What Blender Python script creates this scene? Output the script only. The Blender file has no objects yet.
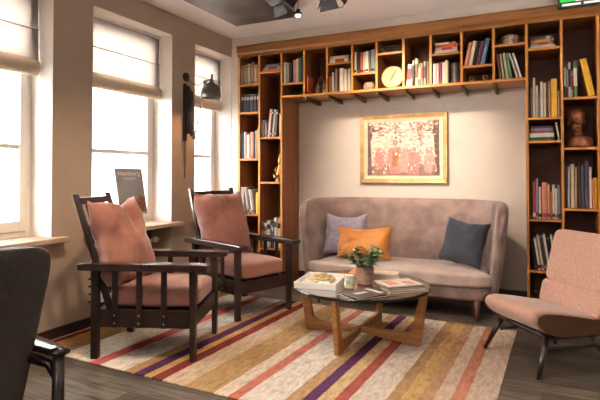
import bpy, bmesh, math, random
from mathutils import Vector, Matrix, Euler, noise
random.seed(7)
PI = math.pi
sc = bpy.context.scene
COL = sc.collection

# ------------------------------------------------------------------ materials
def lin(h):
    h = h.lstrip('#')
    out = []
    for i in (0, 2, 4):
        c = int(h[i:i+2], 16)/255
        out.append(c/12.92 if c <= 0.04045 else ((c+0.055)/1.055)**2.4)
    return (*out, 1.0)

MATS = {}
def mat(name, col, rough=0.6, var=0.12, scale=8.0, bump=0.0, bscale=60.0, metal=0.0, sheen=0.0, col2=None, stretch=None, emit=0, spec=0.5, coat=0, detail=4.0, bdist=0.01):
    if name in MATS:
        return MATS[name]
    m = bpy.data.materials.new(name); m.use_nodes = True
    nt = m.node_tree; N = nt.nodes; L = nt.links
    b = N['Principled BSDF']
    b.inputs['Roughness'].default_value = rough
    b.inputs['Metallic'].default_value = metal
    b.inputs['Specular IOR Level'].default_value = spec
    if sheen:
        b.inputs['Sheen Weight'].default_value = sheen
        b.inputs['Sheen Roughness'].default_value = 0.4
    if coat:
        b.inputs['Coat Weight'].default_value = coat
        b.inputs['Coat Roughness'].default_value = 0.15
    c = lin(col)
    if col2:
        d = lin(col2)
    else:
        d = tuple(max(0, x*(1-var)) for x in c[:3])+(1,)
        c = tuple(min(1, x*(1+var*0.6)) for x in c[:3])+(1,)
    tc = N.new('ShaderNodeTexCoord'); mp = N.new('ShaderNodeMapping')
    L.new(tc.outputs['Object'], mp.inputs['Vector'])
    if stretch:
        mp.inputs['Scale'].default_value = stretch
    nz = N.new('ShaderNodeTexNoise'); nz.inputs['Scale'].default_value = scale; nz.inputs['Detail'].default_value = detail
    L.new(mp.outputs['Vector'], nz.inputs['Vector'])
    rp = N.new('ShaderNodeValToRGB')
    rp.color_ramp.elements[0].position = 0.32; rp.color_ramp.elements[0].color = d
    rp.color_ramp.elements[1].position = 0.68; rp.color_ramp.elements[1].color = c
    L.new(nz.outputs['Fac'], rp.inputs['Fac'])
    L.new(rp.outputs['Color'], b.inputs['Base Color'])
    if emit:
        L.new(rp.outputs['Color'], b.inputs['Emission Color'])
        b.inputs['Emission Strength'].default_value = emit
    if bump:
        n2 = N.new('ShaderNodeTexNoise'); n2.inputs['Scale'].default_value = bscale; n2.inputs['Detail'].default_value = 3
        L.new(mp.outputs['Vector'], n2.inputs['Vector'])
        bp = N.new('ShaderNodeBump'); bp.inputs['Strength'].default_value = bump; bp.inputs['Distance'].default_value = bdist
        L.new(n2.outputs['Fac'], bp.inputs['Height']); L.new(bp.outputs['Normal'], b.inputs['Normal'])
    MATS[name] = m
    return m

def wood(name, c1, c2, rough=0.4, axis='Z', scale=7, coat=0.0):
    s = {'X': (0.6, 9, 9), 'Y': (9, 0.6, 9), 'Z': (9, 9, 0.6)}[axis]
    return mat(name, c1, rough, scale=scale*0.5, col2=c2, stretch=s, bump=0.08, bscale=16, coat=coat)

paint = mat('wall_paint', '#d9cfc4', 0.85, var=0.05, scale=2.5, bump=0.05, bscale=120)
paint_left_shaded = mat('window_wall_paint', '#a59484', 0.85, var=0.05, scale=2.5, bump=0.05, bscale=120)  # wall paint darkened: backlit shade of the window wall put into colour
reveal_paint = mat('reveal_paint', '#e9e2d8', 0.8, var=0.03)
ceil_paint = mat('ceiling_paint', '#f0ebe8', 0.85, var=0.04, scale=1.5)
frame_white = mat('window_white', '#e8e2da', 0.45, var=0.03)
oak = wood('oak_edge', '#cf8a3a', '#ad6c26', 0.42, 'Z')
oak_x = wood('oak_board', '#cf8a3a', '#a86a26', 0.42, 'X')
oak_in_shaded = wood('oak_inside_shaded', '#92582f', '#744222', 0.55, 'Z')  # darker oak copy, shade inside the bookcases put into the colour
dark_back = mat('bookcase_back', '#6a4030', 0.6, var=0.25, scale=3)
dark_wood = wood('dark_wood', '#2c1c17', '#1b110f', 0.32, 'Z', coat=0.25)
dark_wood_x = wood('dark_wood_arm', '#33211b', '#1e1310', 0.25, 'X', coat=0.5)
table_wood = wood('table_wood', '#a8743f', '#86572a', 0.4, 'X')
pink = mat('pink_upholstery', '#9a6757', 0.75, scale=5, col2='#7a4c3f', bump=0.12, bscale=35, sheen=0.35)
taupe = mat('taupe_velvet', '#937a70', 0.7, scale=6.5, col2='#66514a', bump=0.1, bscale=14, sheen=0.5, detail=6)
taupe_lit = mat('taupe_velvet_lit', '#bda79b', 0.7, scale=6, col2='#a08a7f', bump=0.1, bscale=14, sheen=0.4, detail=6)  # same velvet as the shell, light from above put into paler colour
sofa_leg_wood = wood('sofa_leg_wood', '#6b4632', '#4d3022', 0.4)
grey_cloth = mat('grey_linen', '#a39aa8', 0.85, scale=40, col2='#8b8292', bump=0.15, bscale=180, sheen=0.2)
orange_cloth = mat('orange_satin', '#c67a2a', 0.5, scale=7, col2='#a9621c', bump=0.1, bscale=12, sheen=0.2)
navy_cloth = mat('navy_cloth', '#33333f', 0.8, scale=20, col2='#2a2a35', bump=0.1, bscale=100, sheen=0.2)
beige_cloth = mat('beige_wool', '#ad8470', 0.85, scale=90, col2='#96705e', bump=0.2, bscale=220, sheen=0.25)
brown_ply = wood('brown_plywood', '#5a3926', '#432818', 0.4, 'X')
dark_cloth = mat('dark_chair_cloth', '#3a302e', 0.8, scale=60, col2='#2f2725', bump=0.15, bscale=200, sheen=0.15)
black_metal = mat('black_metal', '#2e2421', 0.55, var=0.2, metal=0.1)
grey_metal = mat('grey_lamp_enamel', '#6a655f', 0.4, var=0.1, metal=0.4)
steel = mat('steel', '#b9b2aa', 0.3, var=0.1, metal=0.9)
bronze = mat('bronze', '#b57850', 0.35, scale=22, col2='#7a4830', metal=0.5, bump=0.3, bscale=40)
brass = mat('brass', '#c79a4c', 0.35, scale=20, col2='#8e6a30', metal=0.6)
pewter = mat('pewter', '#b5a492', 0.35, scale=25, col2='#7a6a5c', metal=0.7)
white_paint = mat('white_enamel', '#e6dfd6', 0.4, var=0.04)
paper = mat('paper_edge', '#d8cbb6', 0.9, scale=4, col2='#c2b39b', stretch=(1, 60, 1))

def glass_mat(name, tint, refl=1.0, rough=0.0):
    m = bpy.data.materials.new(name); m.use_nodes = True
    nt = m.node_tree; N = nt.nodes; L = nt.links
    N.remove(N['Principled BSDF'])
    t = N.new('ShaderNodeBsdfTransparent'); t.inputs['Color'].default_value = tint
    g = N.new('ShaderNodeBsdfGlossy'); g.inputs['Roughness'].default_value = rough
    f = N.new('ShaderNodeFresnel'); f.inputs['IOR'].default_value = 1.5
    mu = N.new('ShaderNodeMath'); mu.operation = 'MULTIPLY'; mu.inputs[1].default_value = refl; mu.use_clamp = True
    mx = N.new('ShaderNodeMixShader')
    L.new(f.outputs[0], mu.inputs[0]); L.new(mu.outputs[0], mx.inputs['Fac'])
    L.new(t.outputs[0], mx.inputs[1]); L.new(g.outputs[0], mx.inputs[2])
    L.new(mx.outputs[0], N['Material Output'].inputs['Surface'])
    MATS[name] = m
    return m
pane_glass = glass_mat('window_glass', (0.97, 0.97, 0.97, 1), 0.8)
table_glass = glass_mat('smoked_glass', (0.55, 0.53, 0.52, 1), 3.0, 0.03)
jar_glass = glass_mat('clear_glass', (0.97, 0.98, 0.96, 1), .3)

def blind_mat(name, col, trans):
    m = bpy.data.materials.new(name); m.use_nodes = True
    nt = m.node_tree; N = nt.nodes; L = nt.links
    N.remove(N['Principled BSDF'])
    d = N.new('ShaderNodeBsdfDiffuse'); t = N.new('ShaderNodeBsdfTranslucent')
    tc = N.new('ShaderNodeTexCoord'); nz = N.new('ShaderNodeTexNoise'); nz.inputs['Scale'].default_value = 30
    L.new(tc.outputs['Object'], nz.inputs['Vector'])
    rp = N.new('ShaderNodeValToRGB'); c = lin(col)
    rp.color_ramp.elements[0].color = tuple(x*0.93 for x in c[:3])+(1,); rp.color_ramp.elements[1].color = c
    L.new(nz.outputs['Fac'], rp.inputs['Fac'])
    L.new(rp.outputs['Color'], d.inputs['Color']); L.new(rp.outputs['Color'], t.inputs['Color'])
    mx = N.new('ShaderNodeMixShader'); mx.inputs['Fac'].default_value = trans
    L.new(d.outputs[0], mx.inputs[1]); L.new(t.outputs[0], mx.inputs[2])
    L.new(mx.outputs[0], N['Material Output'].inputs['Surface'])
    return m
blind_cloth = blind_mat('blind_cloth', '#b8b0aa', 0.8)
hem_cloth = blind_mat('blind_hem_cloth', '#d6cabb', 0.5)

def emit_mat(name, col, s):
    m = bpy.data.materials.new(name); m.use_nodes = True
    nt = m.node_tree; N = nt.nodes
    N.remove(N['Principled BSDF'])
    e = N.new('ShaderNodeEmission'); e.inputs['Color'].default_value = lin(col); e.inputs['Strength'].default_value = s
    nt.links.new(e.outputs[0], N['Material Output'].inputs['Surface'])
    return m

# ------------------------------------------------------------------ helpers
def new(): return bmesh.new()

def obj(name, bm, m, parent=None, smooth=False, bevel=0, sub=0, loc=None, rot=None, seg=2):
    me = bpy.data.meshes.new(name)
    bmesh.ops.recalc_face_normals(bm, faces=bm.faces[:])
    bm.to_mesh(me); bm.free()
    for x in (m if isinstance(m, (list, tuple)) else [m]):
        me.materials.append(x)
    if smooth:
        for p in me.polygons: p.use_smooth = True
    o = bpy.data.objects.new(name, me); COL.objects.link(o)
    if parent: o.parent = parent
    if loc: o.location = loc
    if rot: o.rotation_euler = rot
    if bevel:
        md = o.modifiers.new('bevel', 'BEVEL'); md.width = bevel; md.segments = seg; md.limit_method = 'ANGLE'; md.angle_limit = 0.6
    if sub:
        md = o.modifiers.new('sub', 'SUBSURF'); md.levels = sub; md.render_levels = sub
    return o

def thing(name, label, cat, loc=(0, 0, 0), rotz=0, group=None):
    o = bpy.data.objects.new(name, None); COL.objects.link(o)
    o.location = loc; o.rotation_euler = (0, 0, rotz); o.empty_display_size = 0.1
    return tag(o, label, cat, group)

def tag(o, label, cat, group=None):
    o['label'] = label; o['category'] = cat
    if group: o['group'] = group
    return o

def struct(name, bm, m, **k):
    o = obj(name, bm, m, **k); o['kind'] = 'structure'; return o

def box(bm, x0, x1, y0, y1, z0, z1, M=None, mi=0):
    vs = [bm.verts.new((x, y, z)) for z in (z0, z1) for y in (y0, y1) for x in (x0, x1)]
    if M is not None:
        for v in vs: v.co = M @ v.co
    for f in ((0, 2, 3, 1), (4, 5, 7, 6), (0, 1, 5, 4), (2, 6, 7, 3), (0, 4, 6, 2), (1, 3, 7, 5)):
        bm.faces.new([vs[i] for i in f]).material_index = mi
    return vs

def prism(bm, poly, h0, h1, fn):
    """polygon in (a,b), extruded from h0 to h1; fn(a,b,h)->xyz"""
    A = [bm.verts.new(fn(a, b, h0)) for a, b in poly]
    B = [bm.verts.new(fn(a, b, h1)) for a, b in poly]
    bm.faces.new(A[::-1]); bm.faces.new(B)
    n = len(poly)
    for i in range(n):
        j = (i+1) % n
        bm.faces.new((A[i], A[j], B[j], B[i]))

def tube(bm, pts, rad, n=10, caps=True, mi=0):
    pts = [Vector(p) for p in pts]
    if not isinstance(rad, (list, tuple)): rad = [rad]*len(pts)
    rings = []
    up = Vector((0.13, 0.21, 0.97)).normalized()
    for i, p in enumerate(pts):
        d = (pts[min(i+1, len(pts)-1)]-pts[max(i-1, 0)]).normalized()
        a = d.cross(up)
        if a.length < 0.05: a = d.cross(Vector((1, 0, 0)))
        a.normalize(); b = d.cross(a).normalized()
        rings.append([bm.verts.new(p+(a*math.cos(2*PI*k/n)+b*math.sin(2*PI*k/n))*rad[i]) for k in range(n)])
    for r, s in zip(rings, rings[1:]):
        for k in range(n):
            bm.faces.new((r[k], r[(k+1) % n], s[(k+1) % n], s[k])).material_index = mi
    if caps:
        bm.faces.new(rings[0][::-1]).material_index = mi; bm.faces.new(rings[-1]).material_index = mi

def lathe(bm, prof, n=24, M=None, sx=1, sy=1, mi=0):
    rings = []
    for r, z in prof:
        if r < 1e-5:
            v = bm.verts.new((0, 0, z)); rings.append([v])
        else:
            rings.append([bm.verts.new((r*sx*math.cos(2*PI*k/n), r*sy*math.sin(2*PI*k/n), z)) for k in range(n)])
    if M is not None:
        for R in rings:
            for v in R: v.co = M @ v.co
    for a, b in zip(rings, rings[1:]):
        for k in range(n):
            l = (k+1) % n
            if len(a) == 1 and len(b) == 1: continue
            if len(a) == 1: f = bm.faces.new((a[0], b[l], b[k]))
            elif len(b) == 1: f = bm.faces.new((a[k], a[l], b[0]))
            else: f = bm.faces.new((a[k], a[l], b[l], b[k]))
            f.material_index = mi

def soft(bm, sx, sy, sz, p=7, n=10, dome=0.0, wob=0.0, seed=0, M=None):
    """rounded, slightly domed cushion centred on the origin"""
    t = bmesh.new(); bmesh.ops.create_cube(t, size=2)
    bmesh.ops.subdivide_edges(t, edges=t.edges[:], cuts=n, use_grid_fill=True)
    mp = {}
    for v in t.verts:
        q = v.co.copy()
        l = (abs(q.x)**p+abs(q.y)**p+abs(q.z)**p)**(1/p)
        q /= l
        z = q.z
        c = Vector((q.x*sx/2, q.y*sy/2, q.z*sz/2))
        if z > 0: c.z += dome*(1-q.x**2)*(1-q.y**2)
        if wob:
            c += wob*noise.noise_vector(c*6+Vector((seed, seed*2, 0)))
        mp[v] = bm.verts.new(M @ c if M is not None else c)
    for f in t.faces: bm.faces.new([mp[v] for v in f.verts])
    t.free()

def pillow(bm, w, h, t, n=22, pinch=0.07, sag=0.0, wob=0.008, seed=0, notch=0.0, squash=0.0):
    """pillow in the XZ plane (x width, z height), thickness along y, pointed corners"""
    g = {}
    for s in (1, -1):
        for i in range(n+1):
            for j in range(n+1):
                u = -1+2*i/n; v = -1+2*j/n
                edge = i in (0, n) or j in (0, n)
                if s == -1 and edge:
                    g[s, i, j] = g[1, i, j]; continue
                x = w/2*u*(1-pinch*(1-v*v)); z = h/2*v*(1-pinch*(1-u*u))
                th = t/2*((1-u**4)*(1-v**4))**0.55
                y = s*th
                if v > 0:
                    z -= sag*(1-u*u)*v
                    z -= notch*math.exp(-((u-0.1)/0.28)**2)*v*v
                    y *= 1+0.0*v
                y *= 1+squash*(-v)*0.5
                q = Vector((x, y, z))
                k = noise.noise_vector(Vector((u*2.1+seed, v*2.1-seed, s*0.7+seed)))
                k2 = noise.noise_vector(Vector((u*5+seed*3, v*4-seed, s*1.7+seed)))
                q += k*wob*1.6+k2*wob*0.7
                g[s, i, j] = bm.verts.new(q)
    for s in (1, -1):
        for i in range(n):
            for j in range(n):
                f = [g[s, i, j], g[s, i+1, j], g[s, i+1, j+1], g[s, i, j+1]]
                bm.faces.new(f if s == -1 else f[::-1])

def children(o): return [c for c in bpy.data.objects if c.parent is o]
def copy_tree(o, parent=None):
    c = o.copy(); COL.objects.link(c)
    if parent: c.parent = parent
    for ch in children(o): copy_tree(ch, c)
    return c

# ------------------------------------------------------------------ camera
YAW, PITCH, F, PY = 0.4477, 0.0197, 500.536, 164.489
d = Vector((-math.sin(YAW)*math.cos(PITCH), math.cos(YAW)*math.cos(PITCH), math.sin(PITCH)))
r = Vector((math.cos(YAW), math.sin(YAW), 0)); u = r.cross(d)
cam = bpy.data.cameras.new('camera'); co = bpy.data.objects.new('camera', cam); COL.objects.link(co)
M = Matrix((r, u, -d)).transposed().to_4x4(); M.translation = (0, 0, 1.2)
co.matrix_world = M
cam.sensor_fit = 'HORIZONTAL'; cam.sensor_width = 36; cam.lens = F/600*36
cam.shift_y = (PY-200)/600; cam.clip_start = 0.05
sc.camera = co

# ------------------------------------------------------------------ room shell
XL, XR, YF, YB, Y0, ZC = -3.19, 2.7, 4.83, 5.27, -2.2, 2.75
XO = -3.56            # outer face of the window wall
HEAD, SILL = 2.545, 0.71
WINS = [(0.23, 1.18), (1.54, 2.494), (2.85, 3.80), (4.15, 4.83)]

bm = new()
e = [Y0]
for a, b in WINS: e += [a, b]
e += [YB+0.1]
for i in range(0, len(e), 2):
    if e[i+1]-e[i] > 0.001: box(bm, XO, XL, e[i], e[i+1], 0, ZC)
for a, b in WINS:
    box(bm, XO, XL, a, b, HEAD, ZC)
    if a == 2.85: box(bm, XO, XL-0.26, a, b, 0, SILL)       # radiator niche
    else: box(bm, XO, XL, a, b, 0, SILL)
struct('wall_left', bm, paint_left_shaded)
# pale plaster lining inside each opening (jambs and head)
bm = new()
for a, b in WINS:
    box(bm, XO+0.12, XL-0.002, a, a+0.004, SILL, HEAD); box(bm, XO+0.12, XL-0.002, b-0.004, b, SILL, HEAD)
    box(bm, XO+0.12, XL-0.002, a+0.004, b-0.004, HEAD-0.004, HEAD)
struct('trim_1', bm, reveal_paint)

bm = new()
box(bm, XL, XR, YB, YB+0.15, 0, ZC)
box(bm, XL, XR, YF+0.005, YB, 2.655, ZC)                # bulkhead over the bookcases
box(bm, XL, -3.105, YF, YB, 0, 2.66)                     # stub beside the window
struct('wall_back', bm, paint)
bm = new(); box(bm, XR, XR+0.15, Y0, YB, 0, ZC); struct('wall_right', bm, paint)
bm = new(); box(bm, XO, XR+0.15, Y0-0.15, Y0, 0, ZC); struct('wall_front', bm, paint)
bm = new(); box(bm, XO-0.1, XR+0.15, Y0-0.15, YB+0.15, ZC, ZC+0.2); struct('ceiling', bm, ceil_paint)

niche_m = wood('niche_board', '#4a352a', '#35251d', 0.5, 'Y')
bm = new(); box(bm, XL-.26, XL-.25, 2.851, 3.799, 0, SILL-.001); box(bm, XL-.249, XL-.003, 2.851, 3.799, SILL-.02, SILL-.001); struct('trim_2', bm, niche_m)

# floor : planks along X
def floor_mat():
    m = bpy.data.materials.new('plank_floor'); m.use_nodes = True
    nt = m.node_tree; N = nt.nodes; L = nt.links; b = N['Principled BSDF']
    tc = N.new('ShaderNodeTexCoord')
    br = N.new('ShaderNodeTexBrick'); br.offset = 0.37; br.inputs['Scale'].default_value = 1
    br.inputs['Brick Width'].default_value = 1.5; br.inputs['Row Height'].default_value = 0.14
    br.inputs['Mortar Size'].default_value = 0.003; br.inputs['Bias'].default_value = 0
    br.inputs['Color1'].default_value = lin('#61574b'); br.inputs['Color2'].default_value = lin('#3a322a')
    br.inputs['Mortar'].default_value = lin('#120d0a')
    L.new(tc.outputs['Object'], br.inputs['Vector'])
    mp = N.new('ShaderNodeMapping'); mp.inputs['Scale'].default_value = (1.2, 14, 1); L.new(tc.outputs['Object'], mp.inputs['Vector'])
    nz = N.new('ShaderNodeTexNoise'); nz.inputs['Scale'].default_value = 3; nz.inputs['Detail'].default_value = 7; nz.inputs['Roughness'].default_value = 0.7
    L.new(mp.outputs[0], nz.inputs['Vector'])
    rp = N.new('ShaderNodeValToRGB'); rp.color_ramp.elements[0].position = 0.35; rp.color_ramp.elements[0].color = (0.12, 0.11, 0.10, 1)
    rp.color_ramp.elements[1].position = 0.65; rp.color_ramp.elements[1].color = (1.9, 1.85, 1.75, 1)
    L.new(nz.outputs['Fac'], rp.inputs['Fac'])
    mx = N.new('ShaderNodeMix'); mx.data_type = 'RGBA'; mx.blend_type = 'MULTIPLY'; mx.inputs['Factor'].default_value = 1
    L.new(br.outputs['Color'], mx.inputs[6]); L.new(rp.outputs['Color'], mx.inputs[7])
    L.new(mx.outputs[2], b.inputs['Base Color'])
    b.inputs['Roughness'].default_value = 0.38
    r2 = N.new('ShaderNodeMapRange'); r2.inputs['To Min'].default_value = 0.3; r2.inputs['To Max'].default_value = 0.6
    L.new(nz.outputs['Fac'], r2.inputs['Value']); L.new(r2.outputs[0], b.inputs['Roughness'])
    bp = N.new('ShaderNodeBump'); bp.inputs['Strength'].default_value = 0.25; bp.inputs['Distance'].default_value = 0.004
    L.new(nz.outputs['Fac'], bp.inputs['Height']); L.new(bp.outputs[0], b.inputs['Normal'])
    return m
bm = new(); box(bm, XO, XR+0.15, Y0-0.15, YB+0.15, -0.15, 0); struct('floor', bm, floor_mat())

skirt_m = wood('skirting_wood', '#3a2a22', '#281c17', 0.45, 'Y')
bm = new()
for a, b in ((Y0, 2.85), (3.80, YF)): box(bm, XL, XL+0.016, a, b, 0, 0.085)
struct('baseboard_left', bm, skirt_m, bevel=0.003)
bm = new(); box(bm, -2.545, -0.10, YB-0.016, YB, 0, 0.085); struct('baseboard_back', bm, wood('skirting_wood_x', '#3a2a22', '#281c17', 0.45, 'X'), bevel=0.003)

# windows
sill_m = mat('sill_board', '#b7a08c', 0.45, scale=5, col2='#a38a75', stretch=(8, 0.7, 8))
for n, (a, b) in enumerate(WINS):
    W = bpy.data.objects.new('window_%d' % (n+1), None); COL.objects.link(W); W['kind'] = 'structure'
    x0, x1 = -3.50, -3.42
    bm = new()
    box(bm, x0, x1, a+0.004, a+0.045, SILL+0.02, HEAD-0.004); box(bm, x0, x1, b-0.045, b-0.004, SILL+0.02, HEAD-0.004)
    box(bm, x0, x1, a+0.045, b-0.045, HEAD-0.045, HEAD-0.004); box(bm, x0, x1, a+0.045, b-0.045, SILL+0.02, SILL+0.075)
    obj('window_frame', bm, frame_white, W, bevel=0.005)
    bm = new()
    y0, y1, z0, z1, t = a+0.047, b-0.047, SILL+0.077, HEAD-0.047, 0.055
    X0, X1 = x0+0.012, x1+0.018
    box(bm, X0, X1, y0, y0+t, z0, z1); box(bm, X0, X1, y1-t, y1, z0, z1)
    box(bm, X0, X1, y0+t, y1-t, z1-t, z1); box(bm, X0, X1, y0+t, y1-t, z0, z0+t+0.02)
    box(bm, X0+0.01, X1-0.01, y0+t, y1-t, 1.385, 1.42)
    sash = obj('sash', bm, frame_white, W, bevel=0.005)
    bm = new(); box(bm, -3.462, -3.458, y0+t-0.005, y1-t+0.005, z0+t, z1-t+0.005); obj('pane', bm, pane_glass, W)
    bm = new(); tube(bm, [(X1, y0+0.04, 1.22), (X1+0.03, y0+0.04, 1.22), (X1+0.035, y0+0.04, 1.12)], 0.008, 8); obj('handle', bm, steel, sash, smooth=True)
    bm = new(); box(bm, x1-0.02, XL+0.085, a-0.09 if n != 3 else a-0.05, (b+0.10) if n != 3 else b-0.002, SILL, SILL+0.035)
    # only the part in front of the wall is wider than the opening
    bm.free(); bm = new()
    box(bm, x1-0.02, XL, a+0.005, b-0.005, SILL, SILL+0.035)
    box(bm, XL+0.001, XL+0.085, a-0.08, (b+0.09) if n != 3 else b-0.002, SILL, SILL+0.035)
    obj('sill', bm, sill_m, W, bevel=0.004)
    # roman blind
    if n == 0: nm = 'pale roman blind in the window farthest from the bookcases'
    if n == 1: nm = 'pale roman blind above the dark upholstered chair'
    if n == 2: nm = 'pale roman blind above the propped grey book on the sill'
    if n == 3: nm = 'pale roman blind behind the wall lamp shade'
    B = thing('roman_blind', nm, 'blind', (-3.345, (a+b)/2, HEAD-0.02), 0, 'roman blinds in the windows')
    hw = (b-a)/2-0.012
    bm = new()
    zs = [0, -0.02, -0.12, -0.25, -0.262, -0.27, -0.36, -0.49]
    xs = [0, 0.002, 0.004, 0.006, 0.014, 0.006, 0.006, 0.008]
    cols = 12
    grid = [[bm.verts.new((xs[k]+0.004*math.sin(j*1.7+k), -hw+2*hw*j/cols, zs[k])) for j in range(cols+1)] for k in range(len(zs))]
    for k in range(len(zs)-1):
        for j in range(cols): bm.faces.new((grid[k][j], grid[k][j+1], grid[k+1][j+1], grid[k+1][j]))
    o = obj('fabric', bm, blind_cloth, B, smooth=True)
    md = o.modifiers.new('thick', 'SOLIDIFY'); md.thickness = 0.002
    bm = new()
    for q, (zz, dd) in enumerate(((-0.485, 0.03), (-0.505, 0.022), (-0.525, 0.014))):
        soft(bm, 0.02, 2*hw, 0.10-0.012*q, 6, 6, wob=0.002, seed=q, M=Matrix.Translation((dd, 0, zz-0.045)))
    obj('hem', bm, hem_cloth, B, smooth=True)
    bm = new(); tube(bm, [(0.012, -hw, -0.262), (0.012, hw, -0.262)], 0.004, 8); obj('batten', bm, mat('blind_batten', '#6f655c', 0.6), B)
    bm = new(); box(bm, -0.015, 0.015, -hw, hw, -0.008, 0.018); obj('head_rail', bm, frame_white, B)

# outside: street, house over the way
bm = new(); box(bm, -11.2, XO-0.2, -14, 20, -1.2, -1.0); struct('street', bm, mat('pale_paving', '#c4c0ba', 0.9))
fac = thing('townhouse', 'bright plastered house across the street, seen through the windows', 'building', (-11.5, 3, -1.0))
fm = mat('facade_plaster', '#e8e6e2', 0.9, var=0.04, scale=1)
bm = new(); box(bm, -1.5, 0, -16, 18, 0, 9); obj('wall', bm, fm, fac)
for k, yy in enumerate((-6.4, -3.6, -0.8, 2.0, 4.8, 7.6, 10.4)):
    for zz in (1.3, 4.3):
        bm = new(); box(bm, 0.001, 0.06, yy-0.08, yy+1.28, zz-0.1, zz); box(bm, 0.001, 0.05, yy-0.06, yy, zz, zz+1.8); box(bm, 0.001, 0.05, yy+1.2, yy+1.26, zz, zz+1.8)
        box(bm, 0.001, 0.05, yy-0.06, yy+1.26, zz+1.8, zz+1.88); box(bm, 0.001, 0.04, yy+0.57, yy+0.63, zz, zz+1.8)
        w = obj('window', bm, frame_white, fac)
        bm = new(); box(bm, 0.0005, 0.02, yy, yy+1.2, zz, zz+1.8); obj('pane', bm, mat('far_pane', '#b9b6b0', 0.2, var=0.1), w)
bm = new(); box(bm, 0.001, 0.08, -16, 18, 3.45, 3.6); obj('string_course', bm, mat('red_brick', '#b56a50', 0.9), fac)

# ------------------------------------------------------------------ rug
def rug_mat():
    m = bpy.data.materials.new('striped_rug'); m.use_nodes = True
    nt = m.node_tree; N = nt.nodes; L = nt.links; b = N['Principled BSDF']
    b.inputs['Roughness'].default_value = 0.95; b.inputs['Specular IOR Level'].default_value = 0.15
    S = [(-3.275, '#d9b6a5'), (-3.25, '#6b2326'), (-3.19, '#b0854f'), (-3.05, '#8d7a55'), (-2.94, '#d8c9b2'), (-2.67, '#c4605a'), (-2.58, '#d9cdbf'),
         (-2.37, '#a9845a'), (-2.285, '#50294a'), (-2.205, '#b49259'), (-2.14, '#7a3027'), (-2.06, '#c4ab92'), (-1.90, '#ad8a5e'), (-1.69, '#d6c2aa'),
         (-1.60, '#bf705c'), (-1.53, '#dacbb9'), (-1.315, '#b08a62'), (-1.235, '#552a4c'), (-1.165, '#c4a679'), (-1.085, '#96493d'), (-1.005, '#cdbdac'),
         (-0.84, '#a5805a'), (-0.765, '#b8935f'), (-0.69, '#a98260'), (-0.62, '#c4ab97'), (-0.54, '#b0745a'), (-0.465, '#c3ac99')]
    lo, hi = -3.275, -0.31
    tc = N.new('ShaderNodeTexCoord')
    wn = N.new('ShaderNodeTexNoise'); wn.inputs['Scale'].default_value = 9; wn.inputs['Detail'].default_value = 5
    L.new(tc.outputs['Object'], wn.inputs['Vector'])
    sp = N.new('ShaderNodeSeparateXYZ'); L.new(tc.outputs['Object'], sp.inputs[0])
    wv = N.new('ShaderNodeMath'); wv.operation = 'MULTIPLY_ADD'; wv.inputs[1].default_value = 0.014; 
    L.new(wn.outputs['Fac'], wv.inputs[0]); L.new(sp.outputs['X'], wv.inputs[2])
    mr = N.new('ShaderNodeMapRange'); mr.inputs['From Min'].default_value = lo+0.007; mr.inputs['From Max'].default_value = hi+0.007
    L.new(wv.outputs[0], mr.inputs['Value'])
    rp = N.new('ShaderNodeValToRGB'); cr = rp.color_ramp; cr.interpolation = 'CONSTANT'
    for i, (x, c) in enumerate(S):
        p = (x-lo)/(hi-lo)
        if i < 2: el = cr.elements[i]; el.position = p
        else: el = cr.elements.new(p)
        el.color = lin(c)
    L.new(mr.outputs[0], rp.inputs['Fac'])
    mp = N.new('ShaderNodeMapping'); mp.inputs['Scale'].default_value = (16, 5, 1); L.new(tc.outputs['Object'], mp.inputs['Vector'])
    n2 = N.new('ShaderNodeTexNoise'); n2.inputs['Scale'].default_value = 2.2; n2.inputs['Detail'].default_value = 6; n2.inputs['Roughness'].default_value = 0.75
    L.new(mp.outputs[0], n2.inputs['Vector'])
    r2 = N.new('ShaderNodeValToRGB'); r2.color_ramp.elements[0].position = 0.3; r2.color_ramp.elements[0].color = (0.42, 0.39, 0.36, 1)
    r2.color_ramp.elements[1].position = 0.62; r2.color_ramp.elements[1].color = (0.93, 0.92, 0.90, 1)
    L.new(n2.outputs['Fac'], r2.inputs['Fac'])
    mx = N.new('ShaderNodeMix'); mx.data_type = 'RGBA'; mx.blend_type = 'MULTIPLY'; mx.inputs['Factor'].default_value = 1
    L.new(rp.outputs['Color'], mx.inputs[6]); L.new(r2.outputs['Color'], mx.inputs[7])
    L.new(mx.outputs[2], b.inputs['Base Color'])
    bp = N.new('ShaderNodeBump'); bp.inputs['Strength'].default_value = 0.4; bp.inputs['Distance'].default_value = 0.006
    L.new(n2.outputs['Fac'], bp.inputs['Height']); L.new(bp.outputs[0], b.inputs['Normal'])
    return m
bm = new(); box(bm, -3.275, -0.31, 2.22, 4.155, 0.0005, 0.011)
rug = obj('rug', bm, rug_mat(), rot=(0, 0, -0.0333), bevel=0.004)
# object coordinates equal the rug frame; the rug is turned about the room origin
tag(rug, 'wide wool rug with cream, purple, red and gold stripes under the table', 'rug')
RZ = 0.011

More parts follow.
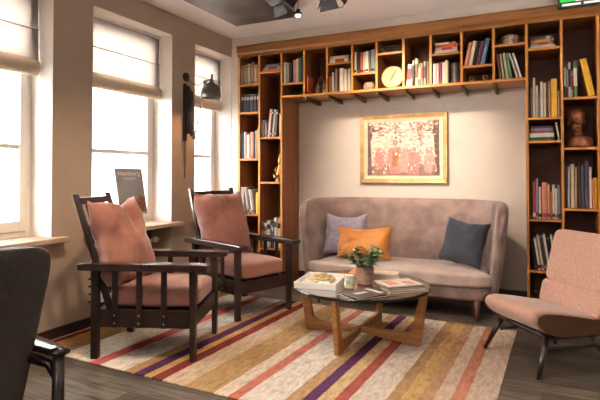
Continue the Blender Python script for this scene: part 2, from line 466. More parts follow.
# ------------------------------------------------------------------ built-in bookcases
CX = [-3.09, -2.825, -2.546, -2.272, -2.006, -1.729, -1.47, -1.198, -0.937, -0.653, -0.374, -0.102, 0.172, 0.443, 0.72]
TB = 0.010           # half thickness of uprights
ZTOP = 2.527
def back_panel(parent, x0, x1, z0, z1):
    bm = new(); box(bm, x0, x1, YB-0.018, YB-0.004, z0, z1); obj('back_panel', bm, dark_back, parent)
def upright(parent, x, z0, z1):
    bm = new(); box(bm, x-TB, x+TB, YF+0.006, YB-0.019, z0, z1); o = obj('upright', bm, oak_in_shaded, parent)
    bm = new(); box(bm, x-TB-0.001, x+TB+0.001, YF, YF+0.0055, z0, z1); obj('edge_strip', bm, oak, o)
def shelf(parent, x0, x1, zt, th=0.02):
    bm = new(); box(bm, x0+TB+0.0015, x1-TB-0.0015, YF+0.006, YB-0.019, zt-th, zt-0.001); o = obj('shelf', bm, oak_in_shaded, parent)
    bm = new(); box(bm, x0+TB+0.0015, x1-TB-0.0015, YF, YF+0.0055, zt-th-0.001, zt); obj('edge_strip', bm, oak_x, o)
SH = {0: [2.217, 1.903, 1.378, 0.755, 0.36], 1: [2.343, 1.612, 1.118, 0.39], 2: [2.193], 3: [], 4: [2.363], 5: [2.233], 6: [2.411], 7: [], 8: [2.349],
      9: [2.206], 10: [2.371], 11: [2.308, 1.698, 1.494, 0.811, 0.365], 12: [1.858, 1.431, 0.912, 0.45], 13: [2.1, 1.6, 1.1, 0.6]}
case_a = thing('tall_bookcase', 'tall narrow oak bookcase in the corner beside the window', 'bookcase', group='built-in oak bookcases')
case_b = thing('wall_shelf', 'long oak bridge of cubbyholes hung on the wall above the sofa', 'shelf unit', group='built-in oak bookcases')
case_c = thing('tall_bookcase', 'tall oak bookcase behind the pink lounge chair', 'bookcase', group='built-in oak bookcases')
for par, cols, zb in ((case_a, (0, 1), 0.08), (case_c, (11, 12, 13), 0.08)):
    for i in list(cols)+[cols[-1]+1]: upright(par, CX[i], 0.0, ZTOP)
    for i in cols:
        back_panel(par, CX[i]+TB, CX[i+1]-TB, 0, ZTOP)
        for z in SH[i]: shelf(par, CX[i], CX[i+1], z)
        shelf(par, CX[i], CX[i+1], zb)
        bm = new(); box(bm, CX[i]+TB+0.0015, CX[i+1]-TB-0.0015, YF+0.03, YF+0.045, 0, zb-0.021); obj('plinth', bm, oak_in_shaded, par)
ZB = 2.058
bm = new(); box(bm, CX[2]+TB+0.002, CX[11]-TB-0.002, YF+0.006, YB-0.002, ZB-0.022, ZB-0.001); bo = obj('bottom_board', bm, wood('oak_under', '#a97848', '#8e6238', 0.5, 'X'), case_b)
bm = new(); box(bm, CX[2]+TB+0.002, CX[11]-TB-0.002, YF, YF+0.0055, ZB-0.023, ZB); obj('edge_strip', bm, oak_x, bo)
for i in range(3, 11): upright(case_b, CX[i], ZB+0.001, ZTOP)
for i in range(2, 11):
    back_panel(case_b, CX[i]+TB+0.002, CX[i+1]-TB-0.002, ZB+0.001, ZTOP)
    for z in SH[i]: shelf(case_b, CX[i], CX[i+1], z)
for i in range(3, 11):
    bm = new()
    prism(bm, [(YF+0.02, ZB-0.0225), (YB-0.003, ZB-0.0225), (YB-0.003, ZB-0.075), (YB-0.05, ZB-0.075), (YF+0.03, ZB-0.05)], CX[i]-0.012, CX[i]+0.012, lambda a, b, h: (h, a, b))
    obj('bracket', bm, wood('bracket_wood', '#6b4628', '#4f321d', .5, 'Y'), case_b)
bm = new()
prism(bm, [(YF-0.01, ZTOP), (YF-0.01, ZTOP+0.03), (YF-0.028, ZTOP+0.05), (YF-0.032, 2.638), (YF-0.04, 2.64), (YF-0.04, 2.654), (YB-.02, 2.654), (YB-.02, ZTOP+0.001), (YF, ZTOP+0.001)], -3.104, 0.735, lambda a, b, h: (h, a, b))
tag(obj('cornice_board', bm, wood('cornice_oak_shaded', '#935f27', '#74471a', .45, 'X')), 'long oak cornice board running along the top of all the bookcases', 'cornice')  # oak darkened here, the cornice's shade is painted into its colour

# ------------------------------------------------------------------ books
HEX = {'white': '#d9d0c2', 'cream': '#d3bf9c', 'pale grey': '#b3aba3', 'grey': '#857c77', 'dark grey': '#4a4544', 'black': '#241f20', 'navy': '#2b3346', 'teal': '#3d6b6b',
       'green': '#5c7552', 'pale green': '#a9b494', 'mint': '#bfd0bc', 'red': '#a83a37', 'orange red': '#c4552f', 'orange': '#cd7f3a', 'salmon': '#c77a62', 'pink': '#c08283', 'pale pink': '#cfaba2',
       'plum': '#6d3046', 'purple': '#594162', 'lavender': '#9389a3', 'yellow': '#e0a526', 'ochre': '#b98a34', 'brown': '#6e4a33', 'tan': '#b08a60', 'slate blue': '#6a7f92', 'blue': '#44608a', 'olive': '#8f8648', 'dark green': '#2f4a3c', 'mauve': '#8a6f78'}
ORD = ['first', 'second', 'third', 'fourth', 'fifth', 'sixth', 'seventh', 'eighth', 'ninth', 'tenth', 'eleventh', 'twelfth']
def bmat(c): return mat('cover_'+c.replace(' ', '_'), HEX[c], 0.55, var=0.12, scale=14)
def band_for(c, k):
    if c in ('navy', 'dark grey'): return bmat('pale grey')
    return bmat('white') if c in ('black', 'navy', 'plum', 'purple', 'red', 'green', 'dark grey', 'brown', 'dark green', 'teal', 'blue') and k % 2 == 0 else bmat(('black', 'red', 'navy', 'brown')[k % 4])
def book_mesh(w, dp, h, style):
    """standing book: spine toward -y, base on z=0, x centred"""
    bm = new(); t = min(0.003, w*0.15)
    box(bm, -w/2, -w/2+t, -dp/2, dp/2, 0, h); box(bm, w/2-t, w/2, -dp/2, dp/2, 0, h)
    n = 4
    prof = [(-w/2+t*0+w*k/n, -dp/2-0.18*w*math.sin(PI*k/n)*0.5) for k in range(n+1)]
    poly = prof+[(w/2, -dp/2+t), (-w/2, -dp/2+t)]
    prism(bm, poly, 0, h, lambda a, b, z: (a, b, z))
    for f in bm.faces: f.material_index = 0
    box(bm, -w/2+t, w/2-t, -dp/2+t, dp/2-0.003, 0.003, h-0.004, mi=1)
    def band(z0, z1):
        vs0 = [bm.verts.new((a*0.96, b-0.0008, z0)) for a, b in prof]; vs1 = [bm.verts.new((a*0.96, b-0.0008, z1)) for a, b in prof]
        for i in range(n): bm.faces.new((vs0[i], vs0[i+1], vs1[i+1], vs1[i])).material_index = 2
    if style == 1: band(h*0.68, h*0.86)
    if style == 2: band(h*0.1, h*0.14); band(h*0.86, h*0.9)
    if style == 3: band(h*0.3, h*0.8)
    if style == 4: band(h*0.06, h*0.16)
    return bm
nb = [0]
def stand(col, zt, zcap, place, group, specs, setback=0.02):
    """specs: (colour, x0, x1, height fraction, lean degrees); x fractions across the cubby at the shelf"""
    x0, x1 = CX[col]+TB+0.003, CX[col+1]-TB-0.003; W = x1-x0; H = zcap-zt-0.02
    for k, s in enumerate(specs):
        c, a, b, hf = s[:4]; lean = math.radians(s[4]) if len(s) > 4 else 0
        w = max(0.008, (b-a)*W-0.0012); h = hf*H; dp = min(0.21, 0.12+h*0.22)
        if lean: w = max(0.008, w*math.cos(lean))
        nb[0] += 1; st = 0 if c in ('yellow', 'ochre') else (nb[0]*7+k*3) % 5
        bm = book_mesh(w, dp, h, st)
        o = obj('book', bm, [bmat(c), paper, band_for(c, nb[0])])
        # pivot on the lower corner the book leans over
        xa = x0+a*W
        if lean > 0:      # top to +x, rests on its lower right corner
            px = xa+w/math.cos(lean)
            o.location = (px-w/2*math.cos(lean), YF+setback+dp/2+0.004*(k % 3), zt+0.0008+w/2*math.sin(lean)); o.rotation_euler = (0, lean, 0)
        elif lean < 0:
            o.location = (xa+w/2*math.cos(lean), YF+setback+dp/2+0.004*(k % 3), zt+0.0008+w/2*math.sin(-lean)); o.rotation_euler = (0, lean, 0)
        else:
            o.location = (xa+w/2, YF+setback+dp/2+0.006*((k*5) % 4), zt+0.0006)
        leanw = ' leaning' if lean else ''
        tag(o, '%s%s book, %s from the window end, %s' % (c, leanw, ORD[k], place), 'book', group)
def flat(col, zt, place, group, specs, setback=0.02):
    """pile lying flat, bottom first: (colour, x0, x1, thickness, depth)"""
    x0, x1 = CX[col]+TB+0.003, CX[col+1]-TB-0.003; W = x1-x0; z = zt+0.0006
    for k, (c, a, b, th) in enumerate(specs):
        ln = (b-a)*W; nb[0] += 1
        bm = book_mesh(th, 0.17, ln, (nb[0]*3) % 4)
        o = obj('book', bm, [bmat(c), paper, band_for(c, nb[0])])
        o.rotation_euler = (0, PI/2, 0); o.location = (x0+a*W, YF+setback+0.09+0.004*(k % 3), z+th/2)
        z += th+0.0008
        where = 'at the bottom' if k == 0 else ('on top' if k == len(specs)-1 else '%s up' % ORD[k])
        tag(o, '%s book lying flat, %s of the pile, %s' % (c, where, place), 'book', group)
    return z

g = 'books in the bookcase beside the window'
stand(0, 2.217, ZTOP, 'top shelf beside the window', g, [('mauve', 0.0, 0.14, .76), ('olive', .17, .31, .78), ('pale grey', .33, .49, .83), ('grey', .50, .57, .8), ('tan', .58, .71, .88), ('white', .72, .85, .76), ('orange red', .86, .99, .76)])
stand(0, 1.903, 2.217, 'second shelf beside the window', g, [('dark grey' if i % 2 else 'navy', .03+i*.136, .03+i*.136+.128, .70) for i in range(7)])
stand(0, 1.378, 1.903, 'third shelf beside the window', g, [('teal', .02, .14, .57), ('pale pink', .16, .27, .60), ('white', .28, .46, .54), ('salmon', .49, .67, .60), ('navy', .68, .76, .58), ('cream', .77, .86, .62), ('tan', .87, .98, .66)])
stand(0, .755, 1.378, 'fourth shelf beside the window', g, [('white', .0, .17, .5), ('pale grey', .37, .48, .50, -9), ('dark grey', .50, .59, .49, -9), ('white', .61, .70, .46, -9), ('grey', .72, .80, .44, -9), ('yellow', .82, .99, .40)])
flat(1, 2.343, 'top cubby of second column', g, [('tan', .04, .98, .022), ('pale grey', .1, .96, .03), ('slate blue', .2, .97, .028)])
stand(1, 1.612, 2.343, 'second cubby of second column', g, [('grey', .0, .14, .27), ('mauve', .17, .29, .27), ('pale pink', .31, .41, .44, 6), ('black', .42, .51, .43, 6), ('pale grey', .52, .62, .43, 6), ('brown', .63, .73, .42, 6), ('cream', .89, .99, .36)])
stand(1, .39, 1.118, 'bottom cubby of second column', g, [('grey', .03, .15, .40), ('cream', .17, .29, .38), ('white', .30, .44, .42), ('navy', .46, .54, .41), ('blue', .55, .63, .38), ('white', .65, .78, .47), ('cream', .8, .97, .45)])
g = 'books on the shelf above the sofa'
stand(2, 2.193, ZTOP, 'first cubby above the sofa', g, [('white', .03, .15, .74), ('pale grey', .17, .28, .72), ('black', .30, .42, .70), ('pink', .46, .62, .80), ('cream', .64, .76, .82), ('teal', .77, .89, .88), ('navy', .90, .99, .78)])
stand(3, 2.058, ZTOP, 'second cubby above the sofa', g, [('orange red', .05, .12, .42)])
flat(4, 2.363, 'third cubby above the sofa', g, [('white', .03, .86, .042), ('cream', .04, .85, .030)])
stand(4, 2.058, 2.363, 'third cubby above the sofa', g, [('orange', .02, .1, .60), ('white', .12, .22, .74), ('tan', .26, .36, .86), ('black', .37, .46, .84), ('white', .48, .66, .85), ('cream', .67, .80, .80), ('pale grey', .82, .94, .82)])
stand(5, 2.233, ZTOP, 'fourth cubby above the sofa', g, [('white', .03, .12, .8), ('black', .13, .26, .8), ('orange red', .28, .37, .78), ('cream', .38, .53, .78), ('white', .54, .67, .79), ('brown', .68, .75, .8), ('slate blue', .76, .94, .83)])
stand(7, 2.058, ZTOP, 'sixth cubby above the sofa', g, [('white', .03, .18, .48, 6), ('pale grey', .19, .28, .56, 6), ('cream', .41, .52, .6), ('green', .53, .62, .49), ('grey', .64, .73, .49), ('tan', .75, .85, .51), ('brown', .87, .98, .52)])
flat(8, 2.349, 'seventh cubby above the sofa', g, [('white', .08, .9, .03), ('pale pink', .1, .88, .022), ('orange red', .12, .92, .032), ('white', .1, .84, .016)])
stand(8, 2.058, 2.349, 'seventh cubby above the sofa', g, [('white', .02, .13, .74), ('pale pink', .14, .23, .74), ('plum', .25, .34, .78), ('white', .35, .45, .77), ('cream', .46, .56, .82)])
stand(9, 2.206, ZTOP, 'eighth cubby above the sofa', g, [('salmon', .02, .14, .72, 12), ('cream', .16, .30, .76, 12), ('black', .32, .42, .70, 12), ('plum', .44, .56, .74, 12), ('slate blue', .58, .73, .80, 12)])
stand(10, 2.058, 2.371, 'ninth cubby above the sofa', g, [('brown', .15, .22, .78, -7), ('tan', .25, .33, .80, -7), ('pale green', .36, .46, .82, -7), ('green', .48, .57, .80, -7), ('pale grey', .72, .79, .80, -16), ('white', .83, .91, .80, -16)])
g = 'books in the bookcase behind the pink chair'
flat(11, 2.308, 'top shelf, pink chair bookcase', g, [('pale grey', .08, .86, .026), ('grey', .1, .78, .026), ('ochre', .1, .82, .024), ('dark grey', .1, .8, .024)])
stand(11, 1.698, 2.308, 'second shelf, pink chair bookcase', g, [('black', .0, .07, .50), ('grey', .08, .13, .44), ('cream', .14, .22, .60), ('white', .23, .31, .48), ('grey', .32, .37, .36), ('white', .38, .47, .53), ('cream', .48, .56, .51), ('brown', .57, .63, .54), ('tan', .64, .70, .53), ('yellow', .72, .91, .56), ('white', .93, .98, .38)])
z = flat(11, 1.494, 'third shelf, pink chair bookcase', g, [('dark green', .02, .81, .030), ('mint', .02, .80, .036), ('red', .06, .79, .018), ('lavender', .08, .76, .02), ('purple', .08, .74, .018)])
stand(11, 1.494, 1.698, 'third shelf, pink chair bookcase', g, [('white', .94, .99, .85, -9)])
stand(11, .811, 1.494, 'fourth shelf, pink chair bookcase', g, [('black', .02, .09, .30), ('red', .11, .2, .49), ('lavender', .21, .28, .53), ('white', .30, .38, .42), ('salmon', .40, .58, .48), ('cream', .59, .64, .45), ('orange red', .65, .72, .36), ('cream', .73, .81, .45), ('white', .82, .88, .40), ('slate blue', .89, .98, .45)])
stand(11, .365, .811, 'fifth shelf, pink chair bookcase', g, [('black', .17, .24, .58, -8), ('white', .27, .35, .64, -8), ('cream', .38, .46, .70, -8), ('dark grey', .48, .55, .68, -8), ('white', .58, .66, .72, -8), ('black', .68, .77, .64, -8), ('white', .81, .88, .72, -8)])
stand(12, 1.858, ZTOP, 'tallest cubby above the bronze bust', g, [('navy', .01, .09, .50), ('dark grey', .10, .15, .46), ('white', .16, .23, .47), ('pale grey', .24, .30, .36), ('green', .31, .43, .48), ('yellow', .77, .98, .50, -11.5)])
stand(12, .912, 1.431, 'cubby just below the bronze bust', g, [('black', .0, .09, .76), ('pale grey', .10, .18, .71), ('cream', .20, .31, .75), ('tan', .32, .40, .70), ('black', .41, .50, .76), ('dark grey', .51, .60, .73), ('purple', .62, .74, .80), ('white', .76, .84, .70), ('orange', .85, .91, .50), ('yellow', .92, .99, .52)])
stand(13, 1.1, 1.6, 'shelf at the frame edge', g, [('cream', .02, .12, .6), ('navy', .14, .25, .65), ('red', .27, .36, .6)])

# ---- ornaments on the shelves
def cxm(i): return (CX[i]+CX[i+1])/2
# gilded seated figurine, column 1
fg = thing('figurine', 'small gilded seated figurine in the cubby next to the wall recess', 'figurine', (CX[2]-0.07, YF+0.09, 1.119))
bm = new(); lathe(bm, [(0, 0), (.045, 0), (.045, .02), (.035, .035), (0, .035)], 16); obj('base', bm, bronze, fg, smooth=False)
bm = new()
tube(bm, [(0, 0, .035), (-.005, .005, .09), (0, .01, .15), (.008, 0, .205)], [.035, .04, .032, .016], 12)
tube(bm, [(-.03, 0, .05), (-.05, -.035, .075), (-.03, -.05, .04)], [.016, .014, .01], 8)
tube(bm, [(.02, 0, .05), (.045, -.035, .08), (.035, -.05, .04)], [.016, .014, .01], 8)
tube(bm, [(-.028, 0, .17), (-.05, -.015, .13), (-.03, -.04, .11)], [.013, .011, .009], 8)
tube(bm, [(.03, 0, .17), (.05, -.005, .2), (.04, -.01, .25)], [.013, .01, .008], 8)
lathe(bm, [(0, .195), (.018, .2), (.025, .225), (.02, .25), (.01, .275), (.004, .31), (0, .315)], 14, Matrix.Translation((.008, -.004, 0)))
obj('body', bm, brass, fg, smooth=True)
# pewter ornament with looped top, column 3
og = thing('ornament', 'pewter ornament of two small vases under a looped handle, beside the red book', 'ornament', (cxm(3)+0.03, YF+0.09, 2.0585))
for s in (-1, 1):
    bm = new(); lathe(bm, [(0, 0), (.028, 0), (.034, .03), (.03, .075), (.016, .10), (.016, .115), (0, .115)], 16, Matrix.Translation((s*.038, 0, 0))); obj('vase', bm, pewter, og, smooth=True)
bm = new(); tube(bm, [(-.038+.076*k/10, 0, .112+.075*math.sin(PI*k/10)) for k in range(11)], .006, 8); obj('handle', bm, pewter, og, smooth=True)
# ribbed pot, column 5
bm = new()
nn = 40; prof = [(.03, 0), (.05, .012), (.058, .04), (.05, .07), (.036, .085), (.03, .08)]
rings = [[bm.verts.new((rr*(1+.05*math.cos(k*PI/2*2/2*1.0) if True else 1)*math.cos(2*PI*k/nn)*(1+.06*(k % 2)), rr*math.sin(2*PI*k/nn)*(1+.06*(k % 2)), zz)) for k in range(nn)] for rr, zz in prof]
for a_, b_ in zip(rings, rings[1:]):
    for k in range(nn): bm.faces.new((a_[k], a_[(k+1) % nn], b_[(k+1) % nn], b_[k]))
bm.faces.new(rings[0][::-1]); bm.faces.new(rings[-1])
tag(obj('ribbed_pot', bm, mat('ribbed_silver', '#a08a7c', .4, metal=.4, scale=20), loc=(cxm(5)+0.02, YF+0.1, 2.0585)), 'small ribbed silvery pot in the cubby beside the round clock', 'pot')
# wire basket of glass on top of the clock, column 6
wb = thing('letter_tray', 'low dark wire tray in the cubby above the round clock', 'tray', (cxm(6), YF+0.12, 2.4115))
bm = new(); box(bm, -.095, .095, -.07, .07, .004, .01); obj('base', bm, black_metal, wb)
bm = new()
for zz in (.02, .045, .068): tube(bm, [(-.1, -.075, zz), (.1, -.075, zz), (.1, .075, zz), (-.1, .075, zz), (-.1, -.075, zz)], .003, 6)
for k in range(9): tube(bm, [(-.1+.025*k, -.075, .0), (-.1+.025*k, -.075, .07)], .0025, 6)
obj('wire_sides', bm, mat('dark_wire', '#6a615a', .4, metal=.6), wb)
# clock, column 6
ck = thing('clock', 'round pale wooden desk clock propped in the middle cubby above the sofa', 'clock', (cxm(6)+.01, YF+0.07, 2.0585))
R = Matrix.Translation((0, 0, .113)) @ Matrix.Rotation(math.radians(82), 4, 'X')
bm = new(); lathe(bm, [(0, -.012), (.108, -.012), (.113, -.004), (.113, .012), (.106, .018), (.1, .012), (0, .012)], 40, R); obj('face', bm, mat('clock_wood', '#c2a078', .5, scale=5, col2='#ab8659', stretch=(1, 9, 1)), ck, smooth=False)
bm = new(); box(bm, -.004, .004, -.015, .072, .0135, .016, R @ Matrix.Rotation(math.radians(-28), 4, 'Z')); obj('hand', bm, black_metal, ck)
bm = new(); box(bm, -.004, .004, -.015, .05, .0165, .019, R @ Matrix.Rotation(math.radians(152), 4, 'Z')); obj('hand', bm, black_metal, ck)
bm = new(); tube(bm, [(-.06, .06, 0.004), (-.06, .03, .08)], .004, 6); tube(bm, [(.06, .06, 0.004), (.06, .03, .08)], .004, 6); tube(bm, [(-.06, .06, .004), (.06, .06, .004)], .004, 6); obj('stand', bm, brass, ck)
# grey canister, column 8
bm = new(); lathe(bm, [(0, 0), (.047, 0), (.05, .008), (.05, .19), (.046, .2), (.04, .205), (0, .205)], 24)
tag(obj('canister', bm, mat('grey_canister', '#6d6661', .4, scale=12, col2='#3f3a38', metal=.5), smooth=False, loc=(CX[9]-.066, YF+.1, 2.0585)), 'dark grey cylindrical canister beside the books in the seventh cubby', 'canister')
# two tiny rings, column 9
for k, (xx, tx) in enumerate(((cxm(9)-.06, 'nearer the window'), (cxm(9)+.06, 'farther from the window'))):
    bm = new(); lathe(bm, [(0, 0), (.02, 0), (.02, .008), (.006, .014), (.005, .022), (0, .022)], 12)
    tube(bm, [(.02*math.cos(q*PI/8), 0, .04+.02*math.sin(q*PI/8)) for q in range(17)], .005, 6)
    tag(obj('ring_ornament', bm, brass, smooth=True, loc=(xx, YF+.08, 2.0585)), 'tiny brass ring ornament under the leaning books, the one %s' % tx, 'ornament', 'brass ring ornaments')
# patterned tin, column 10
bm = new(); lathe(bm, [(0, 0), (.07, 0), (.076, .01), (.076, .062), (.082, .068), (.082, .082), (.07, .09), (0, .092)], 32)
tag(obj('patterned_tin', bm, mat('patterned_tin', '#c9b7a2', .35, scale=45, col2='#6f5a4c', metal=.5, detail=1), loc=(cxm(10), YF+.11, 2.3715)), 'round patterned metal tin on the top shelf of the ninth cubby', 'tin')
# bronze bust, column 12
bu = thing('bust', 'bronze bust of a head with capped hair on the shelf behind the pink chair', 'bust', (cxm(12)+.01, YF+.14, 1.4315), 0)
bm = new(); lathe(bm, [(0, 0), (.095, 0), (.10, .02), (.093, .06), (.078, .085), (.05, .1), (0, .11)], 24, sx=1.05, sy=.75); 
for v in bm.verts:
    if v.co.z > .015: v.co += noise.noise_vector(v.co*25)*.007
obj('shoulders', bm, bronze, bu, smooth=True)
bm = new()
def ell(bm, c, rx, ry, rz, n=14, m=9, mi=0):
    lathe(bm, [(math.sin(PI*k/m), -math.cos(PI*k/m)) for k in range(m+1)], n, Matrix.Translation(c) @ Matrix.Diagonal((rx, ry, rz, 1)), mi=mi)
H = Vector((-.03, -.01, .225))
tube(bm, [(-.015, .01, .085), (-.02, .005, .13), (-.028, 0, .17)], [.05, .04, .042], 14)
ell(bm, H+Vector((0, .005, .02)), .062, .075, .082); ell(bm, H+Vector((0, -.03, -.045)), .042, .04, .045)
tube(bm, [H+Vector((0, -.068, .02)), H+Vector((0, -.088, -.012)), H+Vector((0, -.07, -.022))], [.007, .014, .008], 8)
ell(bm, H+Vector((0, -.066, -.045)), .02, .01, .006); ell(bm, H+Vector((0, -.062, -.055)), .018, .01, .006)
for s in (-1, 1):
    ell(bm, H+Vector((s*.025, -.064, .012)), .012, .008, .007); ell(bm, H+Vector((s*.025, -.064, .03)), .02, .012, .006)
    ell(bm, H+Vector((s*.064, .005, -.005)), .009, .018, .026)
obj('head', bm, bronze, bu, smooth=True)
bm = new(); lathe(bm, [(.064, 0), (.07, .02), (.066, .055), (.045, .08), (0, .09)], 24, Matrix.Translation(H+Vector((0, .008, .025))), sy=1.15)
for v in bm.verts: v.co += noise.noise_vector(v.co*50)*.006
obj('hair', bm, bronze, bu, smooth=True)

# ------------------------------------------------------------------ picture
pic = thing('framed_picture', 'gilt framed painting of pink figures under trees above the sofa', 'picture', (-1.318, YB-0.001, 1.474))
W2, H2 = .466, .366
def ring(bm, w, h, iw, ih, y0, y1, y1i):
    o = [(-w, -h), (w, -h), (w, h), (-w, h)]; i = [(-iw, -ih), (iw, -ih), (iw, ih), (-iw, ih)]
    A = [bm.verts.new((x, y0, z)) for x, z in o]; B = [bm.verts.new((x, y1, z)) for x, z in o]; C = [bm.verts.new((x, y1i, z)) for x, z in i]; D = [bm.verts.new((x, y0, z)) for x, z in i]
    for k in range(4):
        l = (k+1) % 4
        for P, Q in ((A, B), (B, C), (C, D), (D, A)): bm.faces.new((P[k], P[l], Q[l], Q[k]))
gilt = mat('gilt_frame', '#c4a273', .4, scale=12, col2='#a5814f', metal=.35)
bm = new(); ring(bm, W2, H2, W2-.045, H2-.045, 0, -.04, -.028); obj('outer_frame', bm, gilt, pic, bevel=.004)
bm = new(); ring(bm, W2-.0455, H2-.0455, W2-.075, H2-.072, 0, -.03, -.018); obj('inner_mount', bm, mat('pale_mount', '#dcc7a6', .5), pic)
bm = new(); box(bm, -W2+.0755, W2-.0755, -.012, -.002, -H2+.0725, H2-.0725)
canvas = obj('canvas', bm, mat('canvas_pale', '#e6d3c3', .8, scale=9, col2='#c9ab9c', detail=8), pic)
cw, chh = W2-.0755, H2-.0725
PC = {k: mat('paint_'+k, v, .8, scale=25, col2=w) for k, v, w in (('trunk', '#5a4540', '#75605a'), ('pinkp', '#d39288', '#bf7a72'), ('rosep', '#e0a79b', '#cf8d83'), ('ochrep', '#b07a52', '#96603c'), ('ground', '#86635b', '#a27d72'), ('lightp', '#f0e2d4', '#e2cfc0'), ('foli', '#7d6256', '#a58a7b'))}
def blob(pts, m, lay, nm='painted_shape'):
    bm = new(); y = -.0122-.0004*lay
    A = [bm.verts.new((x*cw, y, z*chh)) for x, z in pts]; f = bm.faces.new(A)
    B = bmesh.ops.extrude_face_region(bm, geom=[f])['geom']
    for v in B:
        if isinstance(v, bmesh.types.BMVert): v.co.y = -.0119
    return bm
layers = []
def paintp(m, lay, pts): layers.append((lay, m, pts))
paintp('ground', 0, [(-.99, -.98), (.99, -.98), (.99, -.62), (.5, -.55), (0, -.6), (-.5, -.58), (-.99, -.66)])
paintp('trunk', 1, [(-.98, -.97), (-.86, -.97), (-.88, -.3), (-.9, .3), (-.8, .62), (-.5, .74), (-.5, .80), (-.8, .78), (-.9, .98), (-.98, .98)])
paintp('trunk', 1, [(.98, -.97), (.88, -.97), (.86, -.2), (.84, .45), (.6, .58), (.6, .64), (.82, .66), (.84, .98), (.98, .98)])
paintp('foli', 1, [(.42, -.1), (.52, -.1), (.52, .6), (.56, .95), (.38, .95), (.41, .5)])
paintp('foli', 1, [(-.08, .2), (-.03, .2), (-.02, .6), (-.09, .6)])
rnd = random.Random(21)
def dab(m, lay, x, z, a, b): paintp(m, lay, [(x+a*math.cos(k*PI/4+.3), z+b*math.sin(k*PI/4+.3)) for k in range(8)])
for k in range(150):
    dab(rnd.choice(['foli', 'ground', 'rosep', 'foli', 'lightp']), 2, rnd.uniform(-.95, .95), 1-abs(rnd.gauss(0, .22))-.04, rnd.uniform(.02, .06), rnd.uniform(.015, .05))
for k in range(170):
    dab(rnd.choice(['lightp', 'rosep', 'lightp', 'canvas']), 2, rnd.uniform(-.85, .85), rnd.uniform(-.3, .6), rnd.uniform(.02, .06), rnd.uniform(.02, .05))
for k in range(160):
    dab(rnd.choice(['pinkp', 'rosep', 'ground', 'lightp', 'pinkp']), 3, rnd.uniform(-.85, .9), rnd.uniform(-.9, -.05), rnd.uniform(.015, .05), rnd.uniform(.03, .08))
for (x, z0, s, m1) in ((-.66, -.75, .95, 'pinkp'), (-.20, -.9, 1.45, 'pinkp'), (.04, -.85, 1.05, 'rosep'), (.32, -.8, 1.0, 'pinkp'), (.70, -.85, .9, 'rosep')):
    paintp(m1, 4, [(x-.10*s, z0), (x+.10*s, z0), (x+.15*s, z0+.40*s), (x+.10*s, z0+.66*s), (x-.10*s, z0+.66*s), (x-.15*s, z0+.40*s)])
    dab(m1, 4, x, z0+.77*s, .055*s, .085*s)
paintp('ochrep', 5, [(-.28, -.62), (-.14, -.62), (-.10, -.1), (-.18, .0), (-.28, -.1)])
for k in range(60):
    dab(rnd.choice(['lightp', 'rosep', 'pinkp']), 5, rnd.uniform(-.85, .9), rnd.uniform(-.95, .1), rnd.uniform(.008, .025), rnd.uniform(.02, .09))
names = sorted({l[1] for l in layers})
PC['canvas'] = PC['lightp']
bm = new()
for q, (lay, m_, pts) in enumerate(layers):
    y = -.0122-.0003*lay-.0000011*q
    bm.faces.new([bm.verts.new((x*cw, y, z*chh)) for x, z in pts]).material_index = names.index(m_)
o = obj('painted_pattern', bm, [PC[k] for k in names], canvas)

# ------------------------------------------------------------------ sofa
SX, SY = -1.180, 4.34
sofa = thing('sofa', 'taupe velvet sofa with curved wing back against the back wall', 'sofa', (SX, SY, 0))
bm = new()
NT = 44; rings = []
def shell(th, front=0):
    # plan of the inner face: rounded U, open to the front
    p = 3.6
    c, s = math.cos(th), math.sin(th)
    x = .792*math.copysign(abs(c)**(2/p), c); y = .06+.52*abs(s)**(2/p)
    return x, y
path = []
for k in range(NT+1):
    th = PI*k/NT
    x, y = shell(th); path.append((x, y))
path = [(path[0][0], -0.02)]+path+[(path[-1][0], -0.02)]
for k, (x, y) in enumerate(path):
    a = Vector(path[max(k-1, 0)]); b = Vector(path[min(k+1, len(path)-1)])
    t = (b-a).normalized(); nx, ny = t.y, -t.x       # outward
    if k in (0, len(path)-1): nx, ny = (math.copysign(1, x), 0)
    e = abs(x)/.792
    fr = max(0.0, min(1.0, (0.30-y)/0.30))            # 1 at the front of the wing
    zt = .965-.035*fr**2
    thick = .105
    end = k in (0, len(path)-1)
    prof = [(0.0, .25), (0, .40), (0, .55), (0, .72), (0, zt-.07), (.012, zt-.028), (.035, zt-.006), (.055, zt), (.08, zt-.012), (thick-.005, zt-.05), (thick, zt-.12), (thick, .6), (thick-.01, .4), (thick-.03, .25), (thick-.05, .17)]
    ring_ = []
    for n_, z_ in prof:
        q = max(0, z_-.40)
        fl = .10*q*min(1, abs(x)/.7)                    # side flare
        rc = .16*q*(1-fr)*(1 if abs(x) < .6 else max(0, 1-(abs(x)-.6)/.2))  # recline
        nn_ = n_
        yy = y+ny*nn_
        if end:
            nn_ = .052+(n_-.052)*.55; yy = -.035+(0.10 if z_ > zt-.09 else 0)*((z_-(zt-.09))/.09)**2*.5+.05*max(0, z_-.4)
        elif k in (1, len(path)-2):
            yy = y+(0.05 if z_ > zt-.09 else 0)*((z_-(zt-.09))/.09)**2
        ring_.append(bm.verts.new((x+nx*nn_+math.copysign(fl, x)*min(1, abs(x)/.4), yy+rc, z_)))
    rings.append(ring_)
for a, b in zip(rings, rings[1:]):
    m = len(a)
    for i in range(m): bm.faces.new((a[i], a[(i+1) % m], b[(i+1) % m], b[i]))
bm.faces.new(rings[0][::-1]); bm.faces.new(rings[-1])
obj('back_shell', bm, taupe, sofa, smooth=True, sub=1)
bm = new()
soft(bm, 1.60, .60, .125, 10, 10, M=Matrix.Translation((0, .27, .218)))
obj('seat_base', bm, taupe, sofa, smooth=True)
